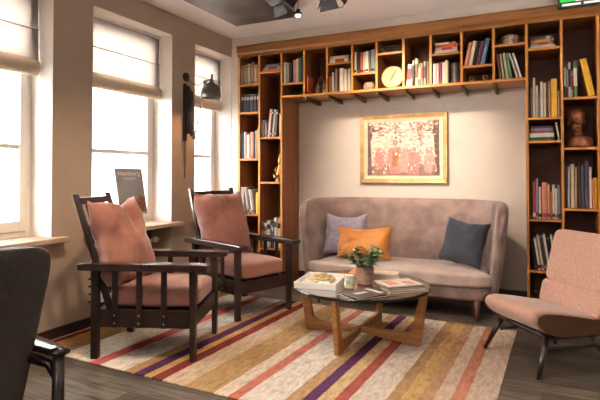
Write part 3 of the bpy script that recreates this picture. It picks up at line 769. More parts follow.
# seat cushion: front overhangs and wraps in front of the wings
bm = new()
t = bmesh.new(); bmesh.ops.create_cube(t, size=2); bmesh.ops.subdivide_edges(t, edges=t.edges[:], cuts=20, use_grid_fill=True)
mp = {}
for v in t.verts:
    q = v.co.copy(); p = 6
    q /= (abs(q.x)**p+abs(q.y)**p+abs(q.z)**p)**(1/p)
    hx = .765
    fy = -q.y                                           # 1 at the front
    X = q.x*(hx+.15*max(0, min(1, (fy-.62)/.28)))
    Y = .235+q.y*.30
    if fy > 0: Y += .04*fy*(abs(q.x)**3)               # bowed front
    Z = .325+q.z*.066
    if q.z > 0: Z += .018*(1-q.x**2)*(1-q.y**2)
    Z += .012*max(0, abs(q.x)-.8)*5*max(0, fy)
    w = noise.noise_vector(Vector((X*4, Y*7, Z*5)))
    Z += w.z*.006+(.012*math.sin(X*38+w.x*3)*max(0, 1-abs(X-.25)/.35)*max(0, fy) if q.z > 0.2 else 0); Y += w.y*.004
    mp[v] = bm.verts.new((X, Y, Z))
for f in t.faces: bm.faces.new([mp[v] for v in f.verts])
t.free()
obj('seat_cushion', bm, taupe_lit, sofa, smooth=True)
for sx in (-1, 1):
    for yy in (.0, .5):
        bm = new(); tube(bm, [(sx*.70, yy, .165), (sx*.705, yy-.01, 0.001)], [.024, .012], 12); obj('leg', bm, sofa_leg_wood, sofa, smooth=True)

def cushion_at(name, label, cat, w, h, t, loc, tilt, rz, roll, m, seed, group='throw pillows on the sofa', **k):
    bm = new(); pillow(bm, w, h, t, seed=seed, **k)
    o = obj(name, bm, m, smooth=True)
    o.matrix_world = Matrix.Translation(loc) @ Matrix.Rotation(rz, 4, 'Z') @ Matrix.Rotation(tilt, 4, 'X') @ Matrix.Rotation(roll, 4, 'Y')
    return tag(o, label, cat, group)
rd = math.radians
cushion_at('throw_pillow', 'grey lavender square pillow behind the orange pillow', 'pillow', .42, .41, .14, (-1.752, 4.690, .612), rd(-17), rd(10), rd(0), grey_cloth, 3, sag=.03)
cushion_at('throw_pillow', 'wide orange satin pillow on the sofa', 'pillow', .53, .31, .14, (-1.490, 4.485, .566), rd(-22), rd(0), rd(-3), orange_cloth, 5, sag=.025, wob=.012)
cushion_at('throw_pillow', 'dark navy square pillow leaning in the sofa corner', 'pillow', .38, .42, .13, (-.610, 4.590, .612), rd(-25), rd(-8), rd(8), navy_cloth, 9, sag=.02)

# ------------------------------------------------------------------ morris chairs
def make_chair(label):
    c = thing('armchair', label, 'chair', (0, 0, 0), 0, 'dark wood reclining armchairs')
    HW = .2775
    for s in (-1, 1):
        for x in (0.0, .645):
            bm = new(); box(bm, x-.002, x+.044, s*HW-.023, s*HW+.023, .0, .57)
            if x > .1:
                for v in bm.verts:
                    if v.co.z < .01: v.co.x += (-.006 if v.co.x > x+.02 else .006)
            obj('leg', bm, dark_wood, c, bevel=.004)
        bm = new(); box(bm, .0445, .6425, s*HW-.014, s*HW+.014, .205, .318); obj('side_rail', bm, dark_wood_x, c, bevel=.003)
        bm = new()
        y0, y1 = sorted((s*(HW-.035), s*(HW+.055)))
        prism(bm, [(-.08, .575), (-.08, .612), (-.04, .618), (.70, .618), (.765, .614), (.765, .585), (.74, .571), (-.06, .571)], y0, y1, lambda a, b, h: (a, h, b))
        obj('armrest', bm, dark_wood_x, c, bevel=.006, seg=3)
        for x in (.140, .300, .462):
            bm = new(); yy = s*(HW+.020)
            box(bm, x, x+.038, min(yy-.006, yy+.006), max(yy-.006, yy+.006), .207, .571)
            sl = obj('slat', bm, dark_wood, c, bevel=.002)
            bm = new()
            for zz in (.235, .285): tube(bm, [(x+.019, yy+s*.006, zz), (x+.019, yy+s*.009, zz)], .006, 8)
            obj('screw', bm, steel, sl)
        for zz in (.36, .41, .46, .51):
            bm = new(); tube(bm, [(-.002, s*HW, zz), (-.028, s*HW, zz)], .007, 8); obj('peg', bm, dark_wood, c)
    for x, nm in ((.648, 'front_rail'), (.01, 'rear_rail')):
        bm = new(); box(bm, x, x+.026, -HW+.0235, HW-.0235, .21, .31); obj(nm, bm, dark_wood, c, bevel=.003)
    bm = new(); box(bm, .03, .64, -HW+.03, HW-.03, .285, .31); obj('seat_board', bm, dark_wood_x, c)
    # reclining back frame
    bf = []
    def bk(z): return .095-.328*(z-.31)
    ang = math.atan2(.328, 1)
    for s in (-1, 1):
        bm = new(); poly = [(bk(.29)-.02, .29), (bk(.29)+.02, .29), (bk(1.055)+.018, 1.055), (bk(1.055)-.016, 1.055)]
        prism(bm, poly, s*.228-.016, s*.228+.016, lambda a, b, h: (a, h, b)); obj('back_post', bm, dark_wood, c, bevel=.004)
    for z0, z1, nm in ((.985, 1.03, 'top_rail'), (.66, .70, 'back_rail'), (.40, .44, 'back_rail')):
        bm = new(); prism(bm, [(bk(z0)-.011, z0), (bk(z0)+.011, z0), (bk(z1)+.011, z1), (bk(z1)-.011, z1)], -.211, .211, lambda a, b, h: (a, h, b)); obj(nm, bm, dark_wood, c, bevel=.003)
    for y in (-.12, 0, .12):
        bm = new(); prism(bm, [(bk(.445)-.006, .445), (bk(.445)+.006, .445), (bk(.98)+.006, .98), (bk(.98)-.006, .98)], y-.014, y+.014, lambda a, b, h: (a, h, b)); obj('back_slat', bm, dark_wood, c)
    return c
def chair_cushions(c, seed, notch, hb, turn=0, fwd=0, wob=.014):
    bm = new()
    soft(bm, .60, .485, .135, 7, 12, dome=.018, wob=.006, seed=seed, M=Matrix.Translation((.375, 0, .385)))
    obj('seat_cushion', bm, pink, c, smooth=True)
    bm = new(); pillow(bm, .53, hb, .20, n=26, pinch=.03, sag=.015, wob=wob, seed=seed, notch=notch, squash=.35)
    R = Matrix.Rotation(PI/2, 4, 'Z')
    o = obj('back_cushion', bm, pink, c, smooth=True)
    # plane faces +x, tilted back with the frame
    o.matrix_local = Matrix.Translation((.095-.328*(.72-.31)+.10+fwd, 0, .45+hb/2-.015)) @ Matrix.Rotation(turn, 4, 'Z') @ Matrix.Rotation(-math.atan(.328), 4, 'Y') @ Matrix.Rotation(PI/2, 4, 'Z')
    return o
ch1 = make_chair('dark wooden armchair with slumped pink cushions, nearer the dark upholstered chair')
ch2 = copy_tree(ch1)
ch1.location = (-2.725, 2.617, RZ+.0008); ch1.rotation_euler = (0, 0, rd(21.2))
ch2.location = (-2.738, 3.948, RZ+.0008); ch2.rotation_euler = (0, 0, rd(-21.1))
tag(ch2, 'dark wooden armchair with a smooth square pink cushion, beside the window-side bookcase', 'chair', 'dark wood reclining armchairs')
chair_cushions(ch1, 2, .035, .60, rd(-11), .015, .019)
chair_cushions(ch2, 11, .0, .60)

# ------------------------------------------------------------------ coffee table
tb = thing('coffee_table', 'round smoked glass coffee table on crossed wooden legs', 'table', (-1.197, 3.515, RZ+.0008), rd(-2))
TZ = .40-RZ-.0008
bm = new(); lathe(bm, [(0, TZ-.014), (.488, TZ-.014), (.488, TZ), (0, TZ)], 64); obj('tabletop', bm, table_glass, tb)
bm = new()
pr = [(.4885, TZ-.017), (.499, TZ-.017), (.502, TZ-.012), (.502, TZ-.003), (.499, TZ+.001), (.4885, TZ+.001), (.4885, TZ-.017)]
lathe(bm, pr, 64); obj('rim', bm, mat('dark_rim', '#2d2825', .25, metal=.4), tb, smooth=False)
for k in range(4):
    a = PI/2*k; ca, sa = math.cos(a), math.sin(a)
    off = 0.018 if k % 2 else 0.0
    bm = new()
    if k % 2 == 0: poly = [(.44, 0), (.492, TZ-.018), (.442, TZ-.018), (.380, .105), (.345, .086), (0, .076), (0, .040), (.25, .014)]
    else: poly = [(.44, 0), (.492, TZ-.018), (.442, TZ-.018), (.380, .105), (.345, .086), (off, .078), (off, .042), (.25, .014)]
    prism(bm, poly, -.017, .017, lambda r_, z_, h: (r_*ca-h*sa, r_*sa+h*ca, z_)); obj('leg', bm, table_wood, tb, bevel=.004)

# ---- things on the table
TT = .4015
tray = thing('tray', 'white open wooden tray holding dried flowers on the table', 'tray', (-1.45, 3.385, TT), rd(9))
bm = new(); box(bm, -.14, .14, -.185, .185, 0, .008); obj('bottom', bm, white_paint, tray)
bm = new()
box(bm, -.15, .15, -.195, -.185, 0, .042); box(bm, -.15, .15, .185, .195, 0, .042); box(bm, -.15, -.14, -.185, .185, 0, .042); box(bm, .14, .15, -.185, .185, 0, .042)
obj('sides', bm, white_paint, tray, bevel=.002)
bm = new()
rnd = random.Random(4)
for k in range(120):
    a = rnd.uniform(0, 2*PI); rr = rnd.random()**.5
    x, y = rr*.085*math.cos(a), rr*.11*math.sin(a); z = .016+.045*(1-rr**2)*rnd.uniform(.5, 1)
    ell(bm, (x, y, z), rnd.uniform(.008, .018), rnd.uniform(.008, .018), rnd.uniform(.006, .014), 7, 5)
o = obj('dried_flowers', bm, mat('straw', '#d3b98a', .85, scale=30, col2='#a98a58'), smooth=True, loc=(-1.455, 3.40, TT+.0095)); o['kind'] = 'stuff'
tag(o, 'heap of straw coloured dried flowers lying in the white tray', 'dried flowers')
for k, (x, y, rz, c, lb) in enumerate(((-1.385, 3.275, 20, '#e8e3da', 'white'), (-1.49, 3.262, -10, '#cfc6b8', 'pale grey'))):
    bm = new(); soft(bm, .085, .035, .028, 5, 6, wob=.004, seed=k)
    tag(obj('napkin_roll', bm, mat('napkin'+str(k), c, .9), smooth=True, loc=(x, y, TT+.0275), rot=(0, 0, rd(rz))), '%s rolled napkin in the front of the white tray' % lb, 'napkin', 'napkins in the tray')

can = thing('candle', 'white candle in a short glass with a green band, beside the tray', 'candle', (-1.215, 3.33, TT))
bm = new(); lathe(bm, [(.036, 0), (.038, .002), (.038, .098), (.0355, .098), (.0355, .006), (0, .006)], 28); obj('glass', bm, jar_glass, can, smooth=False)
bm = new(); lathe(bm, [(0, .0065), (.035, .0065), (.035, .09), (.033, .092), (0, .092)], 28); obj('wax', bm, mat('candle_wax', '#f4efe4', .5, var=.03), can)
bm = new(); lathe(bm, [(.0385, .03), (.0387, .03), (.0387, .06), (.0385, .06)], 28); obj('label', bm, mat('green_band', '#b9c3a0', .6), can)
bm = new(); tube(bm, [(0, 0, .092), (.001, 0, .1)], .0012, 6); obj('wick', bm, black_metal, can)

pot = thing('potted_plant', 'leafy green plant with small white blooms in a pinkish brown pot', 'plant', (-1.165, 3.52, TT))
bm = new(); lathe(bm, [(0, 0), (.052, 0), (.056, .004), (.064, .06), (.066, .125), (.061, .125), (.057, .11), (0, .108)], 28); obj('pot', bm, mat('pot_clay', '#a5816c', .6, scale=18, col2='#7e5b49', stretch=(1, 1, 3)), pot, smooth=False)
leafm = mat('leaf', '#425b2c', .5, scale=20, col2='#263c1b'); leafm2 = mat('leaf_pale', '#7f9358', .5, scale=20, col2='#5d7340')
bmS, bmL, bmL2, bmF = new(), new(), new(), new()
rnd = random.Random(12)
def leaf(bm, base, dirv, L, w):
    dirv = dirv.normalized(); side = dirv.cross(Vector((0, 0, 1)))
    if side.length < .1: side = Vector((1, 0, 0))
    side.normalize(); up = side.cross(dirv)
    P = []
    for i in range(6):
        t_ = i/5; ww = w*math.sin(PI*min(1, t_*.92+.06))**.8
        c = base+dirv*L*t_-up*L*.35*t_*t_
        P.append((bm.verts.new(c-side*ww+up*ww*.35), bm.verts.new(c), bm.verts.new(c+side*ww+up*ww*.35)))
    for a, b in zip(P, P[1:]):
        bm.faces.new((a[0], a[1], b[1], b[0])); bm.faces.new((a[1], a[2], b[2], b[1]))
for k in range(19):
    a = k*2.4; el = rnd.uniform(.5, 1.35); L = rnd.uniform(.09, .19)
    dv = Vector((math.cos(a)*math.cos(el), math.sin(a)*math.cos(el), math.sin(el)))
    b0 = Vector((.025*math.cos(a), .025*math.sin(a), .108)); tip = b0+dv*L
    tube(bmS, [b0, b0+dv*L*.5+Vector((0, 0, .006)), tip], [.0025, .002, .0012], 6)
    for q in range(5):
        t_ = .3+.7*q/4; a2 = a+q*2.1
        lv = Vector((math.cos(a2), math.sin(a2), rnd.uniform(.0, .7)))+dv*.6
        leaf(bmL if (k+q) % 4 else bmL2, b0+dv*L*t_, lv, rnd.uniform(.045, .075), rnd.uniform(.012, .02))
    if k in (7,):
        for q in range(6):
            ell(bmF, tip+Vector((.008*math.cos(q), .008*math.sin(q), .006)), .007, .007, .005, 7, 5)
obj('stem', bmS, mat('stem_green', '#5c6b3a', .6), pot, smooth=True)
for b_, m_ in ((bmL, leafm), (bmL2, leafm2)):
    o = obj('leaves', b_, m_, pot, smooth=True)
    md = o.modifiers.new('t', 'SOLIDIFY'); md.thickness = .0008
obj('blossom', bmF, mat('blossom', '#efe6dc', .7), pot, smooth=True)

def table_book(name, label, cat, cx, cy, z, w, dp, th, rz, cover, group, cover2=None, page=True):
    t = thing(name, label, cat, (cx, cy, z), rd(rz), group)
    e = .0012 if th < .012 else .002
    bm = new(); box(bm, -w/2, w/2, -dp/2, dp/2, 0, e); box(bm, -w/2, w/2, -dp/2, dp/2, th-e, th); box(bm, -w/2, -w/2+e, -dp/2, dp/2, e, th-e); obj('cover', bm, cover, t)
    bm = new(); box(bm, -w/2+e, w/2-.003, -dp/2+.003, dp/2-.003, e+.0001, th-e-.0001); obj('pages', bm, paper, t)
    if cover2:
        bm = new()
        for (x0, x1, y0, y1) in cover2[1]: box(bm, x0*w, x1*w, y0*dp, y1*dp, th, th+.0006)
        obj('cover_print', bm, cover2[0], t)
    return z+th+.0012
gm = 'books and magazines on the coffee table'
redp = mat('print_red', '#b5503f', .4, scale=30, col2='#d9a18c'); blackp = mat('print_black', '#2a2424', .4, scale=25, col2='#6b5a52'); greyp = mat('print_grey', '#8f857e', .4, scale=20, col2='#cbbfb2')
whitec = mat('mag_white', '#dcd2c6', .35, var=.06); blackc = mat('mag_black', '#2c2829', .25, var=.15); tanc = mat('mag_tan', '#9a8266', .35)
z = table_book('book', 'thick white book at the bottom of the pair behind the plant pot', 'book', -1.06, 3.70, TT, .20, .15, .03, 12, bmat('white'), gm)
table_book('book', 'cream book on top of the pair behind the plant pot', 'book', -1.058, 3.698, z, .19, .145, .026, 9, bmat('cream'), gm)
table_book('book', 'orange book lying behind the white tray', 'book', -1.30, 3.745, TT, .11, .16, .035, 4, bmat('orange'), gm)
z1 = table_book('magazine', 'black glossy magazine nearest the candle, at the table front', 'magazine', -1.065, 3.165, TT, .20, .26, .010, -38, blackc, gm, (greyp, [(-.4, .2, -.42, -.30), (-.35, .38, .1, .4)]))
z1 = table_book('magazine', 'dark patterned magazine on the black glossy magazine', 'magazine', -1.06, 3.175, z1, .19, .25, .008, -30, blackp, gm, (whitec, [(-.4, .4, .3, .42), (-.1, .1, -.3, .1)]))
z2 = table_book('magazine', 'tan magazine at the bottom of the pile near the table edge', 'magazine', -.865, 3.455, TT, .21, .28, .010, -52, tanc, gm, (blackp, [(-.3, .3, -.4, -.1)]))
z2 = table_book('magazine', 'grey magazine in the middle of the pile near the table edge', 'magazine', -.872, 3.46, z2, .21, .275, .009, -60, greyp, gm, (blackp, [(-.4, .4, -.45, -.3)]))
z2 = table_book('magazine', 'black covered magazine second from top near the table edge', 'magazine', -.89, 3.465, z2, .21, .28, .012, -50, blackc, gm)
table_book('magazine', 'white magazine with red pictures topmost near the table edge', 'magazine', -.90, 3.47, z2, .205, .27, .009, -46, whitec, gm, (redp, [(-.35, .3, -.38, -.1), (-.1, .38, .1, .35)]))

# ------------------------------------------------------------------ pink-beige lounge chair
lc = thing('lounge_chair', 'low pinkish beige wool lounge chair with dark tapered legs', 'chair', (-.19, 3.455, .001), math.atan2(-.641, -.767))
SW = .262
def shell_strip(prof, th, w0, w1, y_in=0):
    pass
# seat side profile: x forward is 0 at the front edge
top = [(.015, .335), (.012, .362), (-.01, .382), (-.05, .388), (-.15, .376), (-.28, .352), (-.40, .328), (-.52, .318)]
bot = [(-.54, .235), (-.40, .222), (-.25, .222), (-.13, .232), (-.05, .262), (-.005, .300)]
bm = new(); ny = 14; prof = top+bot; rings = []
for j in range(ny+1):
    v = -1+2*j/ny; y = SW*v
    sc_ = 1-.10*max(0, (abs(v)-.8)/.2)**2
    cx_, cz_ = -.25, .305
    rings.append([bm.verts.new((cx_+(x-cx_)*(1-.03*(max(0, (abs(v)-.75)/.25))**2), y, cz_+(z_-cz_)*sc_+(.006*(1-v*v) if i < len(top) else 0))) for i, (x, z_) in enumerate(prof)])
for a, b in zip(rings, rings[1:]):
    m = len(a)
    for i in range(m): bm.faces.new((a[i], a[(i+1) % m], b[(i+1) % m], b[i]))
bm.faces.new(rings[0][::-1]); bm.faces.new(rings[-1])
obj('seat', bm, beige_cloth, lc, smooth=True, sub=1)
for s in (-1, 1):
    bm = new()
    pp = [(-.25+(x+.25)*.965, .303+(z_-.303)*.90) for x, z_ in prof]
    y0, y1 = sorted((s*(SW+.0005), s*(SW+.010)))
    prism(bm, pp, y0, y1, lambda a, b, h: (a, h, b)); obj('side_panel', bm, brown_ply, lc, bevel=.004)
# back: two padded pieces
def pad(name, x0, z0, x1, z1, th, w0, w1, mid=.02):
    bm = new(); nj, nk = 14, 10; F_, B_ = [], []
    L_ = Vector((x1-x0, 0, z1-z0)); nrm = Vector((L_.z, 0, -L_.x)).normalized()
    t = bmesh.new(); bmesh.ops.create_cube(t, size=2); bmesh.ops.subdivide_edges(t, edges=t.edges[:], cuts=9, use_grid_fill=True)
    mp = {}
    for v in t.verts:
        q = v.co.copy(); p = 9
        q /= (abs(q.y)**p+abs(q.z)**p+abs(q.x)**p)**(1/p)
        s_ = (q.z+1)/2; w = w0+(w1-w0)*s_
        c = Vector((x0, 0, z0))+L_*s_+Vector((0, q.y*w, 0))+nrm*(q.x*th/2)-nrm*mid*(1-q.y**2)
        mp[v] = bm.verts.new(c)
    for f in t.faces: bm.faces.new([mp[v] for v in f.verts])
    t.free()
    return obj(name, bm, beige_cloth, lc, smooth=True)
pad('lumbar_pad', -.465, .30, -.515, .462, .085, .262, .264)
pad('backrest', -.518, .448, -.625, .81, .075, .264, .272)
bm = new(); box(bm, -.50, -.12, -.20, .20, .195, .220); 
obj('underframe', bm, dark_wood, lc, bevel=.004)
for (xt, yt, xb, yb) in ((-.09, -.20, .0, -.252), (-.11, .205, .0, .262), (-.44, -.19, -.56, -.24), (-.44, .19, -.56, .24)):
    bm = new(); tube(bm, [(xt, yt, .222), (xb, yb, .0165 if xb == .0 and yb < 0 else 0)], [.021, .012], 12); obj('leg', bm, dark_wood, lc, smooth=True)
for q in (.2, -.2):
    bm = new(); tube(bm, [(-.095, q*1.06, .15), (-.475, q*1.06, .15)], .010, 8); obj('stretcher', bm, dark_wood, lc, smooth=True)

# ------------------------------------------------------------------ dark chair in the corner of the frame (seen from behind)
dc = thing('upholstered_armchair', 'dark charcoal high-back armchair with wooden arms, nearest the camera', 'chair', (-1.622, .938, 0), math.atan2(.17, -.985))
# local x forward, y left
bm = new()
t = bmesh.new(); bmesh.ops.create_cube(t, size=2); bmesh.ops.subdivide_edges(t, edges=t.edges[:], cuts=14, use_grid_fill=True)
mp = {}
BTN = [(yy, zz) for yy in (-.13, 0, .13) for zz in (.80, .66)]
for v in t.verts:
    q = v.co.copy(); p = 9
    q /= (abs(q.y)**p+abs(q.z)**p+abs(q.x)**p)**(1/p)
    s_ = (q.z+1)/2; w = .245+.078*s_
    z_ = .24+.715*s_-.010*q.y**2*s_
    x_ = .12-.13*s_+q.x*.045+.06*q.y**2
    x_ -= math.copysign(.008, q.x)*sum(math.exp(-((q.y*.3-yy)**2+(z_-zz)**2)/.0008) for yy, zz in BTN) if abs(q.x) > .5 else 0
    mp[v] = bm.verts.new((x_, q.y*w, z_))
for f in t.faces: bm.faces.new([mp[v] for v in f.verts])
t.free()
bk_ = obj('backrest', bm, dark_cloth, dc, smooth=True)
for yy, zz in BTN:
    s_ = (zz-.24)/.715
    bm = new(); ell(bm, (.12-.13*s_-.045+.06*(yy/.3)**2+.006, yy, zz), .007, .011, .011, 10, 6); obj('button', bm, dark_cloth, bk_, smooth=True)
bm = new(); soft(bm, .50, .50, .14, 7, 8, dome=.02, M=Matrix.Translation((.42, 0, .36))); obj('seat_cushion', bm, dark_cloth, dc, smooth=True)
bm = new(); box(bm, .06, .66, -.24, .24, .20, .288); obj('seat_frame', bm, dark_wood, dc, bevel=.005)
for s in (-1, 1):
    bm = new(); P = []
    for k in range(15):
        t_ = k/14; x = -.065+.70*t_; yc = s*(.305+.02*t_); hw = .012+.036*math.sin(PI*min(1, .10+t_*.85))**.7
        zc = .566-.03*t_
        P.append([bm.verts.new((x, yc-hw, zc+.006)), bm.verts.new((x, yc, zc)), bm.verts.new((x, yc+hw, zc+.006)), bm.verts.new((x, yc+hw*.9, zc+.020)), bm.verts.new((x, yc, zc+.028)), bm.verts.new((x, yc-hw*.9, zc+.020))])
    for a, b in zip(P, P[1:]):
        for i in range(6): bm.faces.new((a[i], a[(i+1) % 6], b[(i+1) % 6], b[i]))
    bm.faces.new(P[0][::-1]); bm.faces.new(P[-1])
    obj('armrest', bm, dark_wood_x, dc, smooth=True)
    for x in (-.04, .56):
        bm = new(); tube(bm, [(x, s*.303, .566 if x < 0 else .538), (x+.005, s*.303, .35), (x, s*.300, 0.001)], [.020, .022, .014], 12); obj('leg', bm, dark_wood, dc, smooth=True)
    bm = new(); tube(bm, [(-.03, s*.300, .48), (.0, s*.29, .53), (.06, s*.255, .55)], [.012, .016, .018], 8); obj('arm_brace', bm, dark_wood, dc, smooth=True)
    for q0, q1 in (((-.03, s*.30, .25), (.10, s*.24, .25)), ((.55, s*.31, .25), (.50, s*.235, .25))):
        bm = new(); tube(bm, [q0, q1], .014, 8); obj('side_stretcher', bm, dark_wood, dc, smooth=True)

# ------------------------------------------------------------------ wall lamp
wl = thing('wall_lamp', 'dark articulated wall lamp with domed shade on the pillar between windows', 'lamp', (XL, 3.98, 0))
bm = new(); lathe(bm, [(0, 0.0005), (.045, 0.0005), (.045, .018), (.02, .028), (0, .028)], 24, Matrix.Translation((0, 0.02, 2.172)) @ Matrix.Rotation(PI/2, 4, 'Y')); obj('wall_plate', bm, black_metal, wl)
bm = new(); box(bm, .0005, .03, -.022, .012, 1.53, 2.10); obj('wall_rail', bm, black_metal, wl, bevel=.004)
bm = new(); 
for y in (-.014, .016):
    tube(bm, [(.045, y, 2.06), (.055, y, 1.60)], .010, 8); tube(bm, [(.060, y, 1.60), (.075, y, 2.02)], .010, 8); tube(bm, [(.082, y, 2.02), (.10, y, 1.575)], .011, 8)
tube(bm, [(.03, 0, 2.06), (.06, 0, 2.06)], .014, 8)
obj('lower_arm', bm, black_metal, wl, smooth=True)
bm = new()
tube(bm, [(.075, .001, 2.05), (.11, .001, 1.575)], .012, 8); tube(bm, [(.125, .001, 1.56), (.19, .001, 1.80), (.25, .001, 2.10)], .009, 8)
ell(bm, (.118, .001, 1.565), .022, .022, .022); ell(bm, (.25, .001, 2.10), .014, .02, .02)
obj('upper_arm', bm, grey_metal, wl, smooth=True)
bm = new(); tube(bm, [(.03, .02, 2.16), (.08, .03, 2.10), (.15, .03, 2.08), (.245, .02, 2.11)], .004, 6); tube(bm, [(.012, .0, 1.53), (.01, .01, 1.35), (.012, .0, 1.165)], .004, 6); obj('cord', bm, mat('cord_brown', '#6b5748', .6), wl, smooth=True)
T = Matrix.Translation((.325, .0, 2.02)) @ Matrix.Rotation(rd(4), 4, 'Y')
bm = new(); lathe(bm, [(.02, .095), (.022, .075), (.03, .066), (.062, .046), (.085, .008), (.096, -.04), (.100, -.085), (.096, -.085), (.092, -.04), (.081, .005), (.058, .041), (.026, .061), (0, .066)], 32, T); sh_ = obj('lamp_shade', bm, grey_metal, wl, smooth=True)
bm = new(); lathe(bm, [(0, .15), (.01, .147), (.012, .10), (.02, .096), (0, .095)], 16, T); tube(bm, [T @ Vector((-.07, 0, .06)), T @ Vector((-.05, 0, .09)), T @ Vector((0, 0, .10))], .008, 8); obj('shade_cap', bm, grey_metal, wl, smooth=True)
bm = new(); ell(bm, T @ Vector((0, 0, .0)), .03, .03, .035); obj('bulb', bm, emit_mat('lamp_bulb', '#ffd2a0', 6), wl, smooth=True)

# ------------------------------------------------------------------ propped book on the sill
hb = thing('display_book', 'grey guide book with a city photo propped on the sill behind the slumped armchair', 'book', (-3.245, 3.365, SILL+.0355), rd(78))
tl = Matrix.Translation((0, -.005, .105)) @ Matrix.Rotation(rd(-14), 4, 'X')
bw, bh = .255, .415
bm = new(); box(bm, -bw/2-.01, bw/2+.01, 0, .028, 0, bh, tl); obj('cover', bm, mat('book_grey', '#77767b', .4, scale=4, col2='#8d8d92'), hb, bevel=.002)
bm = new(); box(bm, -bw/2, bw/2+.006, .003, .025, .004, bh-.004, tl)
# page edge shows on the fore side
bm.free(); bm = new(); box(bm, bw/2+.0101, bw/2+.0115, .003, .025, .004, bh-.004, tl); obj('pages', bm, paper, hb)
bm = new()
rnd = random.Random(3); x = -bw/2
prism(bm, [(-bw/2, .02), (bw/2, .02), (bw/2, .15), (bw*.34, .17), (bw*.2, .125), (bw*.05, .14), (-bw*.1, .10), (-bw*.3, .12), (-bw/2, .10)], -.0012, -.0002, lambda a, b, h: tl @ Vector((a, h, b)))
obj('cover_photo', bm, mat('city_photo', '#8d5a3a', .5, scale=38, col2='#2c2523', detail=2), hb)
bm = new(); prism(bm, [(-bw/2, .02), (bw*.1, .02), (-bw*.05, .06), (-bw/2, .075)], -.002, -.0013, lambda a, b, h: tl @ Vector((a, h, b))); obj('cover_water', bm, mat('photo_water', '#6c7c8c', .4), hb)
def text(body, size, mtx, m, parent, name='title', ext=.0004):
    c = bpy.data.curves.new(name, 'FONT'); c.body = body; c.size = size; c.extrude = ext; c.align_x = 'CENTER'
    tmp = bpy.data.objects.new(name+'_curve', c); COL.objects.link(tmp)
    bpy.context.view_layer.update()
    me = bpy.data.meshes.new_from_object(tmp.evaluated_get(bpy.context.evaluated_depsgraph_get()))
    bpy.data.objects.remove(tmp); me.materials.clear(); me.materials.append(m)
    o = bpy.data.objects.new(name, me); COL.objects.link(o); o.parent = parent; o.matrix_local = mtx
    return o
tm = mat('title_white', '#d9d8d6', .5, var=.02)
text('Hamburg', .060, tl @ Matrix.Translation((0, -.001, bh-.065)) @ Matrix.Rotation(PI/2, 4, 'X'), tm, hb)
bm = new()
for z_, w_ in ((bh-.088, .14), (bh-.1, .1)): box(bm, -w_/2, w_/2, -.001, -.0002, z_-.002, z_+.002, tl)
obj('subtitle', bm, tm, hb)
es = thing('easel', 'small wooden display easel holding the grey guide book', 'easel', (-3.245, 3.365, SILL+.0355), rd(78))
bm = new()
for s in (-1, 1):
    tube(bm, [(s*.08, .008, 0.0), (s*.06, .083, .3)], .006, 8)
    tube(bm, [(s*.07, .03, .084), (s*.07, -.018, .084), (s*.07, -.02, .112)], .005, 8)
tube(bm, [(-.075, .029, .084), (.075, .029, .084)], .006, 8)
obj('easel_frame', bm, mat('easel_wood', '#a5673f', .5), es, smooth=True)
bm = new(); tube(bm, [(-.06, .083, .295), (.06, .083, .295)], .006, 8); tube(bm, [(0, .083, .295), (0, .14, 0.0)], .006, 8); obj('rear_leg', bm, mat('easel_wood', '#a5673f'), es, smooth=True)

# ------------------------------------------------------------------ radiator below the window
ra = thing('radiator', 'white panel radiator in the niche under the middle window', 'radiator', (XL-.248, 3.25, 0))
bm = new(); box(bm, .02, .095, -.36, .345, .12, .60)
obj('panel', bm, white_paint, ra, bevel=.008)
bm = new()
for k in range(16): box(bm, .0955, .102, -.34+k*.04, -.318+k*.04, .15, .57)
obj('fin', bm, white_paint, ra, bevel=.002)
bm = new(); box(bm, .0, .02, -.3, -.26, .45, .5); box(bm, .0, .02, .2, .24, .45, .5); box(bm, .03, .055, -.3, -.25, 0, .12); box(bm, .03, .055, .2, .25, 0, .12); obj('wall_bracket', bm, white_paint, ra)
vb = new(); lathe(vb, [(0, 0), (.022, 0), (.026, .02), (.027, .055), (.02, .07), (0, .072)], 20, Matrix.Translation((.15, .40, .585)) @ Matrix.Rotation(PI/2, 4, 'X') @ Matrix.Rotation(PI, 4, 'X')); va = obj('valve', vb, white_paint, ra, smooth=True)
bm = new(); tube(bm, [(.06, .345, .575), (.15, .39, .585), (.15, .402, .585)], .012, 10); tube(bm, [(.06, .37, .575), (.06, .37, .0)], .009, 8); obj('pipe', bm, steel, ra, smooth=True)

# ------------------------------------------------------------------ ceiling fittings
panel_m = mat('dark_metal_panel', '#868281', .36, scale=3, col2='#5d5a5a', metal=.8)
cp = thing('ceiling_panel', 'large dark metallic panel hung just below the ceiling', 'ceiling panel', (0, 0, 0))
bm = new(); box(bm, -2.70, -1.99, 1.2, 4.17, 2.665, 2.685); obj('panel', bm, panel_m, cp, bevel=.003)
for x, y in ((-2.66, 4.12), (-2.04, 4.12), (-2.66, 1.4), (-2.04, 1.4)):
    bm = new(); tube(bm, [(x, y, 2.686), (x, y, 2.7495)], .006, 8); lathe(bm, [(0, 2.645), (.012, 2.645), (.014, 2.664), (0, 2.664)], 12, Matrix.Translation((x, y, 0))); obj('hanger', bm, steel, cp)

